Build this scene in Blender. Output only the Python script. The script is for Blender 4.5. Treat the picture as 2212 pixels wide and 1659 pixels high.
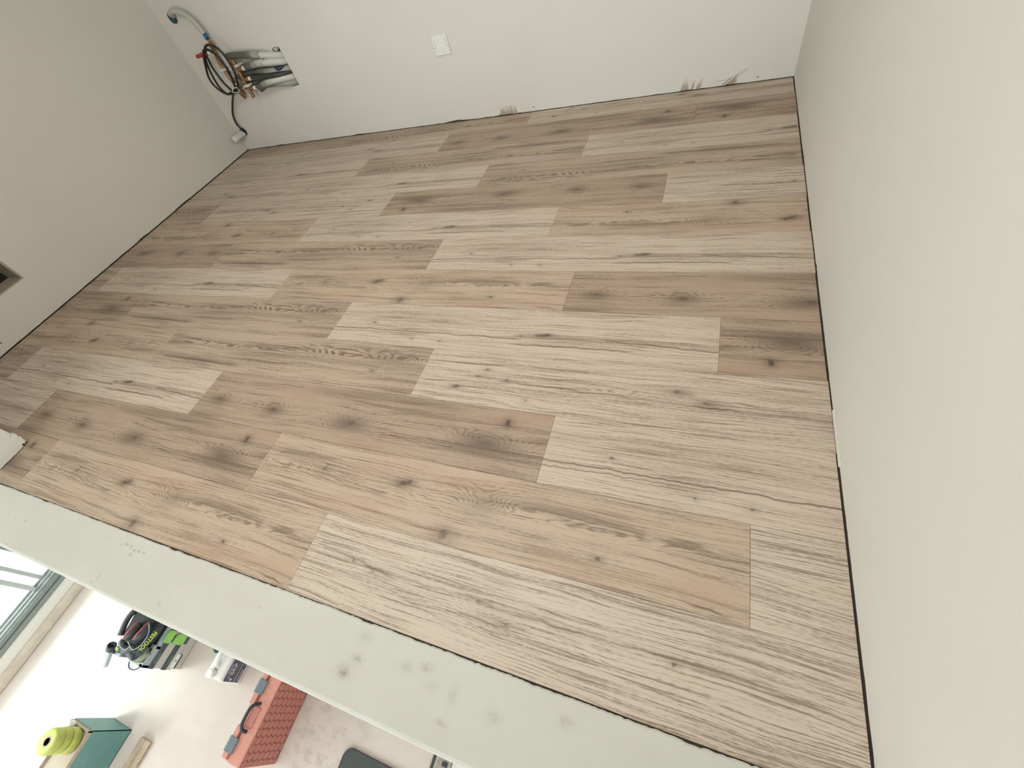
import bpy, bmesh, math, random
from mathutils import Vector, Matrix
random.seed(7)
SC = bpy.context.scene
COL = SC.collection
for o in list(bpy.data.objects): bpy.data.objects.remove(o, do_unlink=True)

# ---------------------------------------------------------------- camera
H = 1.14                                   # lens height above the plank floor
M = ((0.9265374618, 0.1024517924, -0.3619833726),
     (0.2930941488, -0.7998048272, 0.5238397258),
     (-0.2358477300, -0.5914523384, -0.7710771555))   # columns: image right, image down, view direction
cam_d = bpy.data.cameras.new('camera')
cam = bpy.data.objects.new('camera', cam_d); COL.objects.link(cam)
cam_d.sensor_fit = 'HORIZONTAL'; cam_d.sensor_width = 36.0
cam_d.lens = 931.0 / 2212.0 * 36.0
cam_d.clip_start = 0.01; cam_d.clip_end = 200
R = Matrix(((M[0][0], -M[0][1], -M[0][2]), (M[1][0], -M[1][1], -M[1][2]), (M[2][0], -M[2][1], -M[2][2])))
cam.matrix_world = Matrix.Translation((0, 0, H)) @ R.to_4x4()
SC.camera = cam

# ---------------------------------------------------------------- light
w = bpy.data.worlds.new('sky'); SC.world = w; w.use_nodes = True
nt = w.node_tree; nt.nodes.clear()
bg = nt.nodes.new('ShaderNodeBackground'); wo = nt.nodes.new('ShaderNodeOutputWorld')
bg.inputs[0].default_value = (0.86, 0.94, 1.0, 1); bg.inputs[1].default_value = 5.0
nt.links.new(bg.outputs[0], wo.inputs[0])
sun_d = bpy.data.lights.new('sun', 'SUN'); sun = bpy.data.objects.new('sun', sun_d); COL.objects.link(sun)
sun_d.energy = 4.2; sun_d.angle = math.radians(14); sun_d.color = (1, 0.97, 0.92)
sun.rotation_euler = Vector((0.66, 0.42, -1.0)).to_track_quat('-Z', 'Y').to_euler()
def area(name, loc, tgt, sx, sy, e, col):
    d = bpy.data.lights.new(name, 'AREA'); d.shape = 'RECTANGLE'; d.size = sx; d.size_y = sy; d.energy = e; d.color = col
    o = bpy.data.objects.new(name, d); COL.objects.link(o); o.location = loc
    o.rotation_euler = (Vector(tgt) - Vector(loc)).to_track_quat('-Z', 'Z').to_euler(); return o
# added area lamp behind the camera, brightens the upper room; its window is invented
area('added_front_fill', (-1.2, -4.25, 0.75), (-1.2, 2.0, -0.2), 4.2, 2.6, 29, (1.0, 0.975, 0.94))
# added overhead lamp under the closed ceiling, brightens the plank floor and left wall
area('added_overhead_fill', (-1.35, 0.62, 2.40), (-1.5, 0.78, 0.0), 2.4, 1.1, 57, (1.0, 0.975, 0.945))
area('side_window_daylight', (-4.05, -2.0, -0.1), (0.4, 0.2, -0.3), 2.0, 2.0, 26, (0.95, 0.98, 1.0))
SC.view_settings.view_transform = 'Standard'; SC.view_settings.look = 'None'
SC.view_settings.exposure = -0.38; SC.view_settings.gamma = 1.0; SC.view_settings.use_curve_mapping = False

# ---------------------------------------------------------------- node helper
class X:
    """a socket with arithmetic"""
    def __init__(s, t, k): s.t = t; s.k = k
    def _m(s, op, b=None, c=None):
        n = s.t.nodes.new('ShaderNodeMath'); n.operation = op
        s.t.links.new(s.k, n.inputs[0])
        for i, v in ((1, b), (2, c)):
            if v is None: continue
            if isinstance(v, X): s.t.links.new(v.k, n.inputs[i])
            else: n.inputs[i].default_value = v
        return X(s.t, n.outputs[0])
    def __add__(s, b): return s._m('ADD', b)
    def __sub__(s, b): return s._m('SUBTRACT', b)
    def __mul__(s, b): return s._m('MULTIPLY', b)
    def mad(s, b, c): return s._m('MULTIPLY_ADD', b, c)
    def exp(s): return s._m('EXPONENT')
    def sin(s): return s._m('SINE')
    def abs(s): return s._m('ABSOLUTE')
    def max(s, b): return s._m('MAXIMUM', b)
    def min(s, b): return s._m('MINIMUM', b)
    def pow(s, b): return s._m('POWER', b)
    def clamp(s):
        r = s._m('ADD', 0.0); r.k.node.use_clamp = True; return r
    def ss(s, a, b):
        n = s.t.nodes.new('ShaderNodeMapRange'); n.interpolation_type = 'SMOOTHSTEP'
        s.t.links.new(s.k, n.inputs[0]); n.inputs[1].default_value = a; n.inputs[2].default_value = b
        return X(s.t, n.outputs[0])

def base_mat(name, col=(0.8, 0.8, 0.8), rough=0.5, metal=0.0, spec=0.5):
    m = bpy.data.materials.new(name); m.use_nodes = True
    p = m.node_tree.nodes['Principled BSDF']
    p.inputs['Base Color'].default_value = (*col, 1); p.inputs['Roughness'].default_value = rough
    p.inputs['Metallic'].default_value = metal; p.inputs['Specular IOR Level'].default_value = spec
    return m, m.node_tree, p
def obj_xyz(t):
    tc = t.nodes.new('ShaderNodeTexCoord'); sp = t.nodes.new('ShaderNodeSeparateXYZ')
    t.links.new(tc.outputs['Object'], sp.inputs[0])
    return tc.outputs['Object'], X(t, sp.outputs[0]), X(t, sp.outputs[1]), X(t, sp.outputs[2])
def vmad(t, v, s, o=(0, 0, 0)):
    n = t.nodes.new('ShaderNodeVectorMath'); n.operation = 'MULTIPLY_ADD'
    t.links.new(v, n.inputs[0]); n.inputs[1].default_value = s; n.inputs[2].default_value = o
    return n.outputs[0]
def noise(t, v, s, o=(0, 0, 0), detail=2, rough=0.5, dist=0.0):
    n = t.nodes.new('ShaderNodeTexNoise'); n.inputs['Scale'].default_value = 1
    n.inputs['Detail'].default_value = detail; n.inputs['Roughness'].default_value = rough; n.inputs['Distortion'].default_value = dist
    t.links.new(vmad(t, v, s, o), n.inputs['Vector']); return X(t, n.outputs[0])
def gauss(t, v, c, r, amp=1.0):
    """amp*exp(-|(v-c)/r|^2) in the xy plane of the object"""
    q = vmad(t, v, (1 / r[0], 1 / r[1], 0), (-c[0] / r[0], -c[1] / r[1], 0))
    d = t.nodes.new('ShaderNodeVectorMath'); d.operation = 'DOT_PRODUCT'
    t.links.new(q, d.inputs[0]); t.links.new(q, d.inputs[1])
    e = (X(t, d.outputs['Value']) * -1.0).exp()
    return e * amp if amp != 1.0 else e
def mixc(t, f, a, b):
    n = t.nodes.new('ShaderNodeMix'); n.data_type = 'RGBA'
    t.links.new(f.k, n.inputs[0])
    for i, v in ((6, a), (7, b)):
        if isinstance(v, tuple): n.inputs[i].default_value = (*v, 1)
        else: t.links.new(v, n.inputs[i])
    return n.outputs[2]
def add_bump(t, p, h, strength, dist=0.001):
    b = t.nodes.new('ShaderNodeBump'); b.inputs['Strength'].default_value = strength; b.inputs['Distance'].default_value = dist
    t.links.new(h.k, b.inputs['Height']); t.links.new(b.outputs[0], p.inputs['Normal'])

# ---------------------------------------------------------------- oak plank prints
W = 0.2294                                  # plank width
PL = 1.343 * H                              # plank length
def P(u, v): return (u * H, -v * W)
def plank_mat(name, light, dark, eyes=(), cores=(), cracks=(), band=0.5, freq=95.0, patch=0.5, streak=0.6, rust=0.25, wide=(), off=0.0, fine=1.0, smudge=()):
    m, t, p = base_mat(name, light, 0.5, 0, 0.35)
    v, x, y, z = obj_xyz(t)
    O = (off, off * 1.7, off * 0.3)
    wav = noise(t, v, (1.8, 7.0, 1), O, 2)                      # slow wander of the grain
    yw = y + (wav - 0.5) * 0.05
    cx = t.nodes.new('ShaderNodeCombineXYZ'); t.links.new(x.k, cx.inputs[0]); t.links.new(yw.k, cx.inputs[1])
    vw = cx.outputs[0]
    g = yw * freq + (noise(t, v, (1.6, 12.0, 1), (O[0] + 3, 1, 0), 3, 0.55) - 0.5) * (7.0 * freq / 85)
    g = g + (noise(t, v, (22.0, 60.0, 1), (O[0], 9, 0), 2) - 0.5) * 0.9
    mask = None
    for (u, vv, ru, rv, b) in eyes:
        c = P(u, vv); g = g + gauss(t, v, c, (ru, rv), b * freq / 105.0)
        q = gauss(t, v, c, (ru * 1.5, rv * 1.35)); mask = q if mask is None else mask + q
    for (u, vv, ru, rv, b) in wide:
        q = gauss(t, v, P(u, vv), (ru, rv), b); mask = q if mask is None else mask + q
    wave = (g * (2 * math.pi)).sin().mad(0.5, 0.5)
    wave = wave.pow(1.6)
    st1 = noise(t, vw, (3.2, 330.0, 1), O, 3, 0.65)
    st2 = noise(t, vw, (1.1, 62.0, 1), (O[0] + 5, 2, 0), 4, 0.62)
    st3 = noise(t, v, (60.0, 420.0, 1), (O[0], 4, 0), 2, 0.6)
    low = noise(t, v, (2.2, 9.0, 1), (O[0] + 11, 7, 0), 3, 0.55)
    ln = noise(t, vw, (4.5, 210.0, 1), (O[0] + 31, 2, 0), 3, 0.6).ss(0.50, 0.68)
    bd = noise(t, vw, (0.75, 27.0, 1), (O[0] + 41, 6, 0), 2, 0.5)
    f = (bd - 0.5) * (1.9 * (patch + 0.25)) + (st1 - 0.5) * (3.2 * streak * fine) + (st2 - 0.5) * (2.9 * streak) + (st3 - 0.5) * (1.4 * fine) + (low - 0.5) * (2.0 * patch) + ln * (0.85 * streak * fine) + 0.10
    if mask is not None: f = f + (wave - 0.45) * (mask.clamp() * band)
    f = f.clamp()
    col = mixc(t, f, light, dark)
    if rust:
        rn = noise(t, v, (3.0, 13.0, 1), (O[0] + 21, 3, 1), 2).ss(0.52, 0.68)
        col = mixc(t, rn * rust, col, (light[0] * 0.80, light[1] * 0.64, light[2] * 0.54))
    # soft grey haloes and dark hearts of the knots
    wob = noise(t, v, (90, 200, 1), (1, 2, 3), 3, 0.7)
    hal = None; core = None
    sm = None
    for (u, vv, ru, rv, a) in smudge:
        q = gauss(t, v, P(u, vv), (ru, rv), a); sm = q if sm is None else sm + q
    if sm is not None:
        col = mixc(t, (sm * (low * 1.6 + 0.2)).clamp(), col, (dark[0] * 1.05, dark[1] * 1.05, dark[2] * 1.08))
    for (u, vv, ru, rv, a) in cores:
        q = gauss(t, v, P(u, vv), (ru * 2.4, rv * 1.4), 0.34 * a); hal = q if hal is None else hal + q
        q = gauss(t, v, P(u, vv), (ru, rv), a); core = q if core is None else core + q
    if hal is not None:
        col = mixc(t, hal.clamp(), col, (dark[0] * 0.62, dark[1] * 0.60, dark[2] * 0.60))
        k = (core + (wob - 0.5) * (core * 2.6).min(2.2)).ss(0.50, 0.85)
        col = mixc(t, k * (0.55 + 0.0) + core.ss(0.9, 1.5) * 0.3, col, (0.075, 0.056, 0.045))
    ck = None
    if cracks:
        wig = (noise(t, v, (14, 3, 1), (5, 5, 5), 3, 0.6) - 0.5) * 0.022
        for (u0, v0, u1, v1, th, a) in cracks:
            x0, y0 = P(u0, v0); x1, y1 = P(u1, v1); s = (y1 - y0) / (x1 - x0)
            d = ((y + wig) - (x * s + (y0 - s * x0))).abs()
            along = (x.ss(x0, x0 + 0.06)) * (x.ss(x1, x1 - 0.06))
            q = (d * (-1 / th)).exp() * (along * a); ck = q if ck is None else ck + q
        col = mixc(t, ck.clamp(), col, (dark[0] * 0.45, dark[1] * 0.36, dark[2] * 0.30))
    t.links.new(col, p.inputs['Base Color'])
    add_bump(t, p, st1 + wave * 0.3, 0.12, 0.0006)
    t.links.new((st1 * 0.25 + 0.36).k, p.inputs['Roughness'])
    return m
k1 = 0.012
LIGHT = (0.595, 0.495, 0.402); LIGHTD = (0.265, 0.195, 0.138)
MED = (0.520, 0.405, 0.306); MEDD = (0.225, 0.165, 0.118)
DRK = (0.425, 0.320, 0.238); DRKD = (0.165, 0.120, 0.086)
OAK = {
 'A': plank_mat('oak_pale_long_knot', LIGHT, LIGHTD, off=0.0, patch=0.40, streak=0.80, rust=0.06, band=0.45,
    eyes=[(.445, .53, .05, .014, 1.6)], cores=[(.172, .50, .008, .006, 1.2), (.37, .83, .007, .007, .9), (.484, .84, .008, .009, .8), (.77, .60, .009, .006, 1.0), (.835, .57, .030, .010, 1.15), (.862, .54, .016, .008, 1.0)],
    cracks=[(-.05, .66, .80, .66, .0019, 1.1), (-.05, .74, .45, .70, .0015, .95), (.72, .78, 1.15, .76, .0019, 1.1), (1.02, .58, 1.40, .68, .0021, 1.05), (.25, .62, .6, .60, .0012, .35), (1.1, .66, 1.36, .73, .0011, .5)]),
 'B': plank_mat('oak_brown_ringed_knots', DRK, DRKD, off=13.0, patch=0.70, streak=0.75, rust=0.22, band=0.85, freq=105,
    eyes=[(.096, .58, .070, .030, 4.5), (.371, .62, .075, .034, 5.5), (.705, .62, .100, .044, 7.0), (1.18, .60, .105, .048, 7.5)], wide=[(.53, .62, .13, .035, .6), (.88, .58, .15, .045, 1.1), (.24, .62, .1, .03, .7)],
    cores=[(.096, .58, .020, .012, .8), (.371, .62, .022, .014, .85), (.66, .66, .04, .018, .42), (.709, .62, .026, .018, .75), (1.15, .57, .035, .018, .45), (1.20, .60, .045, .022, .5), (1.218, .22, .010, .016, 1.5), (.12, .82, .02, .02, .35)],
    cracks=[(.0, .95, .5, .86, .004, .3), (1.24, .25, 1.29, .24, .0015, .7)],
    smudge=[(.096, .60, .055, .026, .75), (.371, .63, .05, .026, .7), (.70, .63, .07, .032, .75), (1.17, .60, .085, .038, .75), (.62, .15, .2, .02, .45), (.05, .93, .12, .02, .4), (.95, .10, .15, .02, .4)]),
 'C': plank_mat('oak_tan_hooked_knot', MED, MEDD, off=29.0, patch=0.55, streak=0.78, rust=0.28, band=0.8, freq=130,
    eyes=[(.24, .42, .030, .018, 2.6), (.62, .50, .10, .030, 3.2), (.76, .40, .075, .050, 5.0), (1.04, .46, .21, .026, 5.0), (.08, .42, .14, .022, -4.0)], wide=[(.40, .48, .18, .05, .55), (1.26, .5, .1, .05, .6)],
    cores=[(.240, .42, .013, .011, .9), (.515, .37, .015, .010, 1.25), (.533, .33, .009, .008, 1.0), (.50, .42, .012, .008, .7), (.455, .58, .010, .010, .55), (.683, .885, .020, .020, 1.0), (1.060, .725, .008, .007, 1.3), (.69, .42, .02, .012, .4)],
    cracks=[(.585, .59, .68, .62, .0012, 1.0), (.27, .47, .52, .41, .0012, .55), (1.22, .92, 1.34, .955, .0022, 1.0), (.72, .36, 1.15, .30, .006, .40), (1.08, .58, 1.36, .66, .0018, .5), (.02, .30, .3, .22, .004, .4)],
    smudge=[(.76, .42, .05, .034, .5), (.95, .28, .14, .012, .65), (.52, .36, .035, .02, .5), (.68, .86, .03, .02, .45), (.12, .28, .12, .012, .55)]),
 'D': plank_mat('oak_grey_flame_grain', (0.480, 0.375, 0.285), (0.165, 0.118, 0.086), off=41.0, patch=0.55, streak=0.75, rust=0.12, band=1.2, freq=112,
    eyes=[(.13, .40, .17, .020, 5.0), (.40, .42, .06, .014, 2.2), (1.00, .38, .20, .040, 8.0), (1.275, .38, .040, .026, 4.5), (.60, .42, .13, .012, 2.2)], wide=[(.25, .4, .25, .028, .5), (1.15, .4, .12, .05, .7), (.75, .4, .3, .03, .4)],
    cores=[(1.135, .60, .008, .006, 1.1), (.30, .79, .045, .008, .5), (.80, .2, .006, .005, .8), (1.32, .42, .02, .008, .5)],
    cracks=[(.03, .80, .52, .83, .004, .7), (.05, .72, .3, .74, .002, .4), (.5, .47, .9, .44, .0015, .5)],
    smudge=[(.27, .80, .2, .012, .6), (1.2, .30, .12, .035, .45), (.7, .5, .3, .014, .4), (.05, .4, .06, .02, .5)]),
 'E': plank_mat('oak_pale_scattered_knots', (0.590, 0.492, 0.402), LIGHTD, off=57.0, patch=0.35, streak=0.78, rust=0.10, band=0.7, freq=150, fine=1.3,
    eyes=[(.20, .49, .06, .018, 2.2), (.64, .51, .08, .014, 2.2), (1.0, .52, .14, .018, 2.6)],
    cores=[(.225, .34, .010, .008, 1.1), (.205, .48, .022, .007, .85), (.302, .50, .008, .008, .95), (.139, .73, .014, .009, .9), (.150, .70, .014, .006, .9), (.381, .82, .006, .010, .8), (.787, .39, .019, .012, .8), (.86, .53, .019, .010, .85), (.821, .79, .014, .013, .42), (.475, .55, .004, .004, 1.0)],
    cracks=[(.0, .64, .34, .55, .0018, .7), (.25, .52, .95, .60, .0020, .75), (.80, .60, 1.36, .58, .0025, .6), (0, .58, .18, .55, .0015, .5), (.0, .12, .5, .10, .0012, .35)],
    smudge=[(.79, .41, .04, .016, .6), (.87, .54, .045, .014, .6), (.21, .47, .04, .014, .4), (1.2, .62, .14, .022, .6)]),
 'F': plank_mat('oak_pale_lined_grain', (0.605, 0.508, 0.418), (0.285, 0.220, 0.165), off=71.0, patch=0.38, streak=0.85, rust=0.05, band=0.6, freq=150, fine=1.5,
    eyes=[(.50, .54, .08, .030, 3.2), (.82, .62, .12, .018, 3.0)],
    cores=[(.147, .45, .009, .008, .85), (.211, .52, .007, .006, .7), (.22, .58, .02, .008, .4), (.536, .22, .018, .013, .6), (.497, .47, .024, .011, .7), (.567, .61, .026, .013, .7), (.902, .48, .007, .006, 1.2), (.979, .19, .009, .016, .5)],
    cracks=[(.0, .36, .30, .52, .003, .55), (.15, .47, .75, .47, .0035, .45), (.55, .50, 1.1, .40, .0022, .55), (.30, .70, .6, .60, .002, .4), (.25, .62, .5, .80, .002, .35)]),
}

# ---------------------------------------------------------------- other materials
def wall_mat(name, col, bump=0.25, sc=90):
    m, t, p = base_mat(name, col, 0.85, 0, 0.2)
    v, x, y, z = obj_xyz(t)
    n = noise(t, v, (sc, sc, sc), (0, 0, 0), 3, 0.6)
    n2 = noise(t, v, (1.3, 1.3, 1.3), (4, 4, 4), 3, 0.6)
    c = mixc(t, n2.ss(0.3, 0.7), (col[0] * 0.965, col[1] * 0.965, col[2] * 0.96), col)
    t.links.new(c, p.inputs['Base Color']); add_bump(t, p, n, bump, 0.0012)
    return m
WALL = wall_mat('wall_plaster', (0.71, 0.69, 0.63))
REVEAL = wall_mat('rough_board_edge', (0.42, 0.35, 0.27), 0.5, 60)
def ledge_mat():
    col = (0.60, 0.592, 0.54)
    m, t, p = base_mat('ledge_plaster', col, 0.8, 0, 0.25)
    v, x, y, z = obj_xyz(t)
    n = noise(t, v, (110, 110, 110), (0, 0, 0), 3, 0.6); n2 = noise(t, v, (3, 5, 3), (4, 4, 4), 3, 0.6)
    br = noise(t, v, (130, 130, 20), (7, 7, 7), 3, 0.7)
    c = mixc(t, n2.ss(0.3, 0.7), (col[0] * 0.95, col[1] * 0.945, col[2] * 0.93), col)
    s = None
    for (mx, my, rx, ry, a) in [(-.690, -.136, .013, .009, 1.0), (-.697, -.128, .02, .014, .6), (-.672, -.098, .016, .009, .9), (-.675, -.050, .02, .014, .45), (-.537, -.075, .014, .010, .6),
        (-.488, -.062, .016, .010, .6), (-.404, -.092, .012, .02, .4), (-.411, -.146, .014, .006, .7), (-1.675, -.052, .008, .004, 1), (-1.650, -.054, .006, .004, 1.2), (-1.626, -.060, .007, .003, 1.1),
        (-1.602, -.058, .007, .003, 1.2), (-1.578, -.057, .005, .003, 1.1), (-1.698, -.059, .004, .003, 1.0), (-1.63, -.075, .006, .004, 1.3), (-1.704, -.181, .004, .003, 1.3), (-1.69, -.163, .003, .014, .6), (-1.769, -.055, .004, .003, .9),
        (-2.259, -.099, .006, .004, .9), (-2.321, -.107, .005, .004, .8), (-.46, -.092, .02, .012, .3), (-1.38, -.160, .01, .005, .5), (-1.03, -.075, .01, .004, .5), (-.30, -.1, .02, .015, .4), (-.15, -.06, .015, .01, .5)]:
        q = gauss(t, v, (mx, my), (rx, ry), a); s = q if s is None else s + q
    k = (s * (br - 0.28) * 3.2).clamp()
    c = mixc(t, k * 0.62, c, (0.20, 0.185, 0.145))
    t.links.new(c, p.inputs['Base Color']); add_bump(t, p, n, 0.22, 0.0012)
    return m
LEDGE = ledge_mat()
def screed_mat():
    a = (0.66, 0.575, 0.515)
    m, t, p = base_mat('pink_screed', a, 0.55, 0, 0.4)
    v, x, y, z = obj_xyz(t)
    n = noise(t, v, (4.0, 6.0, 4), (0, 0, 0), 5, 0.6); n2 = noise(t, v, (14, 20, 14), (4, 4, 4), 4, 0.65); n3 = noise(t, v, (55, 55, 1), (2, 2, 2), 3, 0.7)
    reg = gauss(t, v, (-1.60, -.62), (.22, .25))
    k = (n2.ss(0.46, 0.66) * (reg * 0.9 + 0.06)).clamp()
    c = mixc(t, n.ss(0.3, 0.7), (a[0] * 0.93, a[1] * 0.93, a[2] * 0.94), a)
    c = mixc(t, k * 0.65, c, (0.40, 0.34, 0.30))
    t.links.new(c, p.inputs['Base Color']); add_bump(t, p, n3, 0.15, 0.001)
    return m
SCREED = screed_mat()
def simple(name, col, rough=0.5, metal=0.0, n=0.08, sc=40, spec=0.5):
    m, t, p = base_mat(name, col, rough, metal, spec)
    v, x, y, z = obj_xyz(t)
    k = noise(t, v, (sc, sc, sc), (0, 0, 0), 3, 0.6)
    c = mixc(t, k.ss(0.3, 0.7), tuple(q * (1 - n) for q in col), tuple(min(1, q * (1 + n)) for q in col))
    t.links.new(c, p.inputs['Base Color']); return m
DARKGAP = simple('dark_gap_board', (0.14, 0.13, 0.085), 0.95)
UNDER = simple('underlay', (0.07, 0.06, 0.045), 0.95)
VOID = simple('cavity_shade', (0.012, 0.013, 0.013), 0.8)  # near-black colour stands in for the shade inside holes
PAINTED = simple('white_paint_sill', (0.80, 0.80, 0.76), 0.5, 0, 0.03)
SKIRT = simple('beige_skirting', (0.60, 0.53, 0.44), 0.6, 0, 0.10, 12)
ALU = simple('grey_aluminium', (0.20, 0.23, 0.22), 0.4, 0.2, 0.04, 20)
ALULT = simple('light_grey_aluminium', (0.42, 0.46, 0.45), 0.4, 0.3, 0.04, 20)
WHITEP = simple('white_plastic', (0.80, 0.80, 0.76), 0.32, 0, 0.02)
COPPER = simple('aged_copper', (0.36, 0.205, 0.10), 0.36, 0.6, 0.25, 60)
BRASS = simple('dull_brass', (0.30, 0.18, 0.09), 0.4, 0.5, 0.2, 60)
RUBBER = simple('black_cable_rubber', (0.018, 0.016, 0.013), 0.45, 0, 0.1)
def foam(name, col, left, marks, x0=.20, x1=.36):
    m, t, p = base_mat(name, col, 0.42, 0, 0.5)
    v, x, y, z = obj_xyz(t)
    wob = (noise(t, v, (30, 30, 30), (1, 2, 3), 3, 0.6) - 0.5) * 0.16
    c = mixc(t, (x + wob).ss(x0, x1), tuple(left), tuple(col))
    k = noise(t, v, (55, 90, 90), (3, 3, 3), 3, 0.7).ss(0.66, 0.72)
    c = mixc(t, k * marks, c, (0.04, 0.04, 0.03))
    t.links.new(c, p.inputs['Base Color']); return m
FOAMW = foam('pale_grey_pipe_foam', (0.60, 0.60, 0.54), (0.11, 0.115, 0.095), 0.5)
FOAMF = foam('pale_feed_pipe_foam', (0.46, 0.47, 0.42), (0.46, 0.47, 0.42), 0.5)
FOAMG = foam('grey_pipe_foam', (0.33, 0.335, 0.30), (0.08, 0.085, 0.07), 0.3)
FOAMD = foam('black_pipe_foam', (0.03, 0.034, 0.025), (0.045, 0.05, 0.038), 0.2)
TAPE = simple('blue_tape', (0.02, 0.12, 0.24), 0.4)
REDP = simple('red_plastic', (0.42, 0.03, 0.04), 0.35)
CLAMP = simple('white_clamp_plastic', (0.78, 0.76, 0.68), 0.35, 0, 0.03)
def paper_mat():
    m, t, p = base_mat('torn_brown_paper', (0.42, 0.35, 0.26), 0.85)
    v, x, y, z = obj_xyz(t)
    k = noise(t, v, (110, 110, 9), (2, 2, 2), 3, 0.6)
    k = ((k - 0.5) * 3.0 + (z - 0.028) * 26.0 + 0.35).clamp()
    t.links.new(mixc(t, k, (0.40, 0.33, 0.245), (0.66, 0.64, 0.57)), p.inputs['Base Color']); return m
PAPER = paper_mat()
CASEG = simple('case_grey_plastic', (0.52, 0.50, 0.45), 0.5, 0, 0.03)
CASEB = simple('case_blue_black_band', (0.055, 0.07, 0.09), 0.4, 0, 0.05)
TRAYB = simple('blue_grey_tray_plastic', (0.36, 0.42, 0.45), 0.4, 0, 0.04)
LIME = simple('lime_green_plastic', (0.30, 0.60, 0.14), 0.4, 0, 0.05)
LIMEPALE = simple('pale_green_plastic', (0.40, 0.62, 0.34), 0.4, 0, 0.05)
BLACKF = simple('black_fabric', (0.018, 0.022, 0.026), 0.7, 0, 0.2, 80)
BLACKP = simple('charcoal_plastic', (0.04, 0.045, 0.05), 0.4, 0, 0.1)
MUFFRED = simple('muff_red_trim', (0.50, 0.08, 0.09), 0.4)
OLIVE = simple('olive_ribbed_hose', (0.25, 0.29, 0.17), 0.45, 0, 0.05)
TEXTG = simple('lime_lettering', (0.60, 0.78, 0.12), 0.5, 0, 0.02)
TEXTW = simple('white_lettering', (0.80, 0.80, 0.80), 0.5, 0, 0.02)
NAVY = simple('navy_label', (0.085, 0.09, 0.15), 0.4, 0, 0.08)
SILV = simple('silver_stripe', (0.45, 0.46, 0.44), 0.4, 0, 0.03)
GRNT = simple('green_lettering', (0.16, 0.30, 0.14), 0.5, 0, 0.02)
YELG = simple('yellow_green_print', (0.40, 0.50, 0.08), 0.5, 0, 0.02)
RED = simple('haze_paled_red_case', (0.60, 0.255, 0.20), 0.5, 0, 0.05, 60)  # red paled so that lens haze is part of the colour
REDHEX = simple('shade_toned_red_relief', (0.50, 0.19, 0.15), 0.55, 0, 0.05, 60)  # same plastic in a darker tone, the side's shade put into the colour
LATCH = simple('blue_grey_latch', (0.20, 0.24, 0.26), 0.4, 0, 0.04)
HANDLE = simple('navy_black_grip', (0.035, 0.036, 0.052), 0.5, 0, 0.05)
TEAL = simple('teal_box_side', (0.13, 0.285, 0.27), 0.5, 0, 0.06, 15)
CARTON = simple('inner_cardboard', (0.45, 0.38, 0.30), 0.8, 0, 0.05)
ROLL = simple('yellow_green_roll', (0.44, 0.48, 0.11), 0.5, 0, 0.08, 30)
WOODB = simple('pale_batten_wood', (0.44, 0.34, 0.25), 0.7, 0, 0.15, 25)
SLATE = simple('dark_slate_sheet', (0.055, 0.065, 0.06), 0.6, 0, 0.05, 20)
STEEL = simple('pale_tub_plastic', (0.48, 0.46, 0.40), 0.5, 0, 0.08, 30)
MORTAR = simple('dried_mortar', (0.36, 0.33, 0.27), 0.9, 0, 0.2, 60)
DISC = simple('blue_teal_film', (0.045, 0.10, 0.13), 0.35, 0, 0.3, 90)
DISCR = simple('green_white_rim', (0.45, 0.55, 0.42), 0.4)
GRAVEL = simple('pale_gravel', (0.62, 0.64, 0.55), 0.9, 0, 0.3, 25)
HEDGE = simple('pale_green_hedge', (0.14, 0.24, 0.05), 0.8, 0, 0.4, 12)
def glass_mat():
    m = bpy.data.materials.new('window_glass'); m.use_nodes = True; t = m.node_tree
    t.nodes.remove(t.nodes['Principled BSDF'])
    g = t.nodes.new('ShaderNodeBsdfGlossy'); g.inputs['Roughness'].default_value = 0.02
    tr = t.nodes.new('ShaderNodeBsdfTransparent'); tr.inputs[0].default_value = (0.93, 0.97, 0.95, 1)
    mx = t.nodes.new('ShaderNodeMixShader')
    mx.inputs[0].default_value = 0.07; t.links.new(tr.outputs[0], mx.inputs[1]); t.links.new(g.outputs[0], mx.inputs[2])
    t.links.new(mx.outputs[0], t.nodes['Material Output'].inputs[0]); return m
GLASS = glass_mat()

# ---------------------------------------------------------------- mesh helpers
def link(name, bm, mat, parent=None, loc=(0, 0, 0), smooth=False, rot=None):
    me = bpy.data.meshes.new(name); bm.normal_update(); bm.to_mesh(me); bm.free()
    o = bpy.data.objects.new(name, me); COL.objects.link(o)
    for q in (mat if isinstance(mat, (list, tuple)) else [mat]): me.materials.append(q)
    if smooth:
        for f in me.polygons: f.use_smooth = True
    o.location = loc
    if rot: o.rotation_euler = rot
    if parent: o.parent = parent
    return o
def box(bm, a, b, mi=0, bev=0.0, seg=2):
    vs = [bm.verts.new((x, y, z)) for x in (a[0], b[0]) for y in (a[1], b[1]) for z in (a[2], b[2])]
    fs = [bm.faces.new([vs[i] for i in q]) for q in ((0, 1, 3, 2), (4, 6, 7, 5), (0, 4, 5, 1), (2, 3, 7, 6), (0, 2, 6, 4), (1, 5, 7, 3))]
    for f in fs: f.material_index = mi
    if bev:
        es = list({e for f in fs for e in f.edges})
        r = bmesh.ops.bevel(bm, geom=es, offset=bev, segments=seg, affect='EDGES', profile=0.5)
        for f in r['faces']: f.material_index = mi
    return vs
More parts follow.
